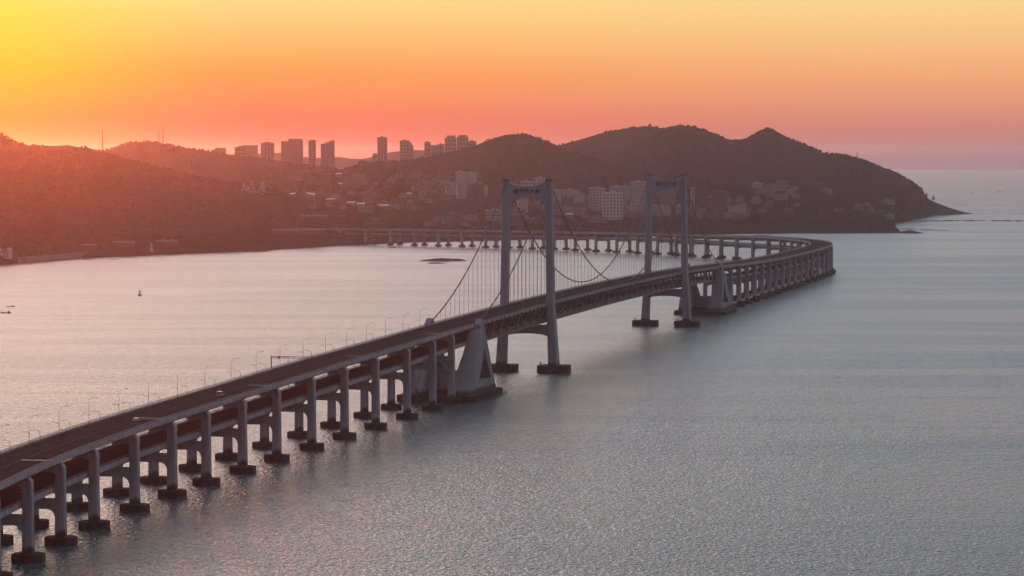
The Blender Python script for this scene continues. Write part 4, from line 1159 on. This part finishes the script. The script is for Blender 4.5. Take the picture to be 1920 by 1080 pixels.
def left_shore():
    g = ground_hit(100, 484) or (-560, 3440, 8)
    # castle-like seaside house
    h = ground_hit(12, 484)
    if h:
        X, Y, Z = h; b = empty('seaside_villa', (X, Y, Z - 1)); tag(b, 'pale turreted seaside house at the left edge of the shore', 'house')
        MB().box(-8, 6, -5, 5, 0, 9).build('wall', 'wall_white', b)
        MB().box(2.2, 6.2, -5.2, -1.2, 0, 13).build('turret', 'wall_white', b)
        MB().box(-8.2, -4.5, -5.2, -1.5, 0, 11.5).build('turret', 'wall_white', b)
        MB().loft([[(-8.5, -5.5, 9), (6.5, -5.5, 9), (6.5, 5.5, 9), (-8.5, 5.5, 9)], [(-4, -0.2, 12), (2, -0.2, 12), (2, 0.2, 12), (-4, 0.2, 12)]]).build('roof', 'roof_red', b)
        windows(b, 13, 10, 9, 4, 2, 1.5, (1.4, 1.8), True); TOWN_CLEAR.append((X, Y, 14))
    # sea wall
    P = [gp(*q, z=5.0) for q in [(35, 487), (80, 483), (130, 479), (170, 475), (215, 471)]]
    mb = MB(); xs = np.interp(np.linspace(0, 4, 40), range(5), [p[0] for p in P]); ys = np.interp(np.linspace(0, 4, 40), range(5), [p[1] for p in P])
    mb.loft([[(x - 1, y + 4, 1), (x - 1, y, 1), (x - 1, y + 1.5, 7.5), (x - 1, y + 4, 7.5)] for x, y in zip(xs, ys)])
    tag(mb.build('sea_wall', 'gravel'), 'pale stone sea wall along the left shore', 'wall')
    for (px, py, wp, lab) in [(165, 468, 24, 'low seaside building at the right end of the sea wall'), (232, 463, 40, 'long seaside pavilion between the sea wall and the white beacon'), (310, 461, 44, 'long seaside pavilion right of the white beacon')]:
        shed(px, py, wp, lab, roof='roof_dark')
    q = ground_hit(284, 476)
    if q:
        X, Y, Z = q; b = empty('shore_beacon', (X, Y, Z - .5)); tag(b, 'small white beacon tower on the left shore', 'beacon')
        c = lambda r, z: [(r * math.cos(t), r * math.sin(t), z) for t in np.linspace(0, 2 * math.pi, 13)[:-1]]
        MB().loft([c(3.2, 0), c(1.7, 2.0), c(1.2, 8)]).build('shaft', 'wall_pale', b); MB().loft([c(1.7, 8), c(1.7, 8.6), c(0.9, 8.7), c(0.9, 10.2), c(0.1, 11.2)]).build('lantern', 'wall_pale', b)
left_shore()

# roller coaster on the left plain
def coaster():
    g = ground_hit(478, 364)
    X, Y, Z = g
    b = empty('roller_coaster', (X, Y, Z - 1)); tag(b, 'white steel roller coaster with tall loops on the plain below the left ridge', 'roller coaster')
    k = Y / FPX
    prof = [(-26, 2), (-22, 22), (-19, 4), (-15, 20), (-11, 5), (-8, 24), (-4, 24), (-1, 3), (6, 3), (12, 18), (16, 22), (20, 4), (26, 2)]
    t = np.linspace(0, len(prof) - 1, 120)
    xs = np.interp(t, range(len(prof)), [p[0] for p in prof]) * k * 0.95; zs = np.interp(t, range(len(prof)), [p[1] for p in prof]) * k
    kk = np.ones(7) / 7; zs = np.convolve(np.pad(zs, 3, 'edge'), kk, 'valid'); ys = 8 * np.sin(t * 0.9)
    MB().tube(list(zip(xs, ys, zs + 1)), 0.55, 6).build('track', 'ride_steel', b, smooth=True)
    for i in range(4, 118, 7):
        if zs[i] > 5: MB().tube([(xs[i], ys[i], 0), (xs[i], ys[i], zs[i])], 0.32, 6).build('support', 'ride_steel', b)
    TOWN_CLEAR.append((X, Y, 34))
coaster()

# masts
def mast(px, ytop, ybase, label, D, w=1.5):
    X = xat(px, D); z0 = th(X, D) - 1; z1 = zat(ytop, D)
    b = empty('radio_mast', (X, D, z0)); tag(b, label, 'mast'); h = z1 - z0
    m = MB()
    for i, j in ((-1, -1), (1, -1), (1, 1), (-1, 1)): m.bar((i * w, j * w, 0), (i * w * .2, j * w * .2, h), 0.42)
    n = 9
    for k in range(n):
        f = 1 - .8 * k / n; g = 1 - .8 * (k + 1) / n; za, zb = h * k / n, h * (k + 1) / n
        m.bar((-w * f, -w * f, za), (w * g, -w * g, zb), .28); m.bar((w * f, -w * f, za), (-w * g, -w * g, zb), .28); m.bar((-w * f, -w * f, za), (w * f, -w * f, za), .28)
    m.build('lattice', 'lamp', b)
    MB().box(-.8, .8, -.8, .8, h, h + 2.2).build('antenna', 'lamp', b)
mast(194, 246, 277, 'slender radio mast on the left ridge', 4470, 1.3)
mast(300, 245, 268, 'left one of the two lattice pylons on the second ridge', 6140, 1.8)
mast(307, 244, 268, 'right one of the two lattice pylons on the second ridge', 6140, 1.8)
mast(1606, 287, 297, 'small mast on the headland ridge', 5950, 0.9)
for px, y0, y1, lab in [(630, 345, 382, 'pale light pole on the plain under the sawtooth tower'), (754, 372, 398, 'pale light pole left of the slope village'), (695, 350, 365, 'short light pole under the lone slender tower'), (1474, 372, 400, 'light pole on the slope right of the villas')]:
    g = ground_hit(px, y1)
    if g:
        X, Y, Z = g; b = empty('light_pole', (X, Y, Z - .5)); tag(b, lab, 'light pole'); h = zat(y0, Y) - Z
        MB().tube([(0, 0, 0), (0, 0, h)], [0.6, 0.4], 6).build('pole', 'wall_grey', b); MB().box(-1.6, 1.6, -.3, .3, h - .6, h + .4).build('lamp_head', 'wall_grey', b)

# single trees that stand out on the tip of the headland
def tree(px, py, h, label, kind=0):
    X, Y = gp(px, py, 18) if False else (None, None)
    D = lerp(px, 1450, 1826, 5750, 6235) - 25; X = xat(px, D); z0 = th(X, D)
    t = empty('pine_tree', (X, D, z0 - .5)); tag(t, label, 'tree')
    MB().tube([(0, 0, 0), (.3, 0, h * .4), (.2, 0, h * .9)], [.5, .36, .12], 6).build('trunk', 'bark', t)
    rr = random.Random(px); mb = MB(); iv, fc = ico()
    for k in range(46):
        a = rr.uniform(0, 6.28); f = rr.uniform(0, 1); z = h * (.32 + .68 * f); rad = h * .30 * (1 - f * .75) * rr.uniform(.4, 1.0); c = h * .085 * rr.uniform(.6, 1.3)
        mb.add([(math.cos(a) * rad + x * c * rr.uniform(.7, 1.4), math.sin(a) * rad + y * c * rr.uniform(.7, 1.4), z + zz * c * .7) for x, y, zz in iv], [tuple(q) for q in fc.tolist()])
    mb.build('crown', 'pine', t)
tree(1749, 0, 13, 'lone tree at the tip of the headland')
tree(1727, 0, 11, 'conical tree on the steep end of the headland')
tree(1736, 0, 10, 'smaller conical tree just left of the lone headland tree')

make_woods()

# ------------------------------------------------------------------ haze
def make_haze():
    o = MB().box(-27500, 27500, -27500, 27500, -4.5, 206).build('haze', 'rock')
    m = bpy.data.materials.new('haze_air'); m.use_nodes = True
    nt = m.node_tree
    for n in list(nt.nodes): nt.nodes.remove(n)
    pv = nt.nodes.new('ShaderNodeVolumePrincipled')
    pv.inputs['Color'].default_value = (0.97, 0.83, 0.91, 1)
    pv.inputs['Density'].default_value = 3.4e-5
    pv.inputs['Anisotropy'].default_value = 0.92
    out = nt.nodes.new('ShaderNodeOutputMaterial'); nt.links.new(pv.outputs[0], out.inputs['Volume'])
    o.data.materials.clear(); o.data.materials.append(m)
    tag(o, 'thin evening haze over the whole bay', 'haze', kind='stuff')
make_haze()
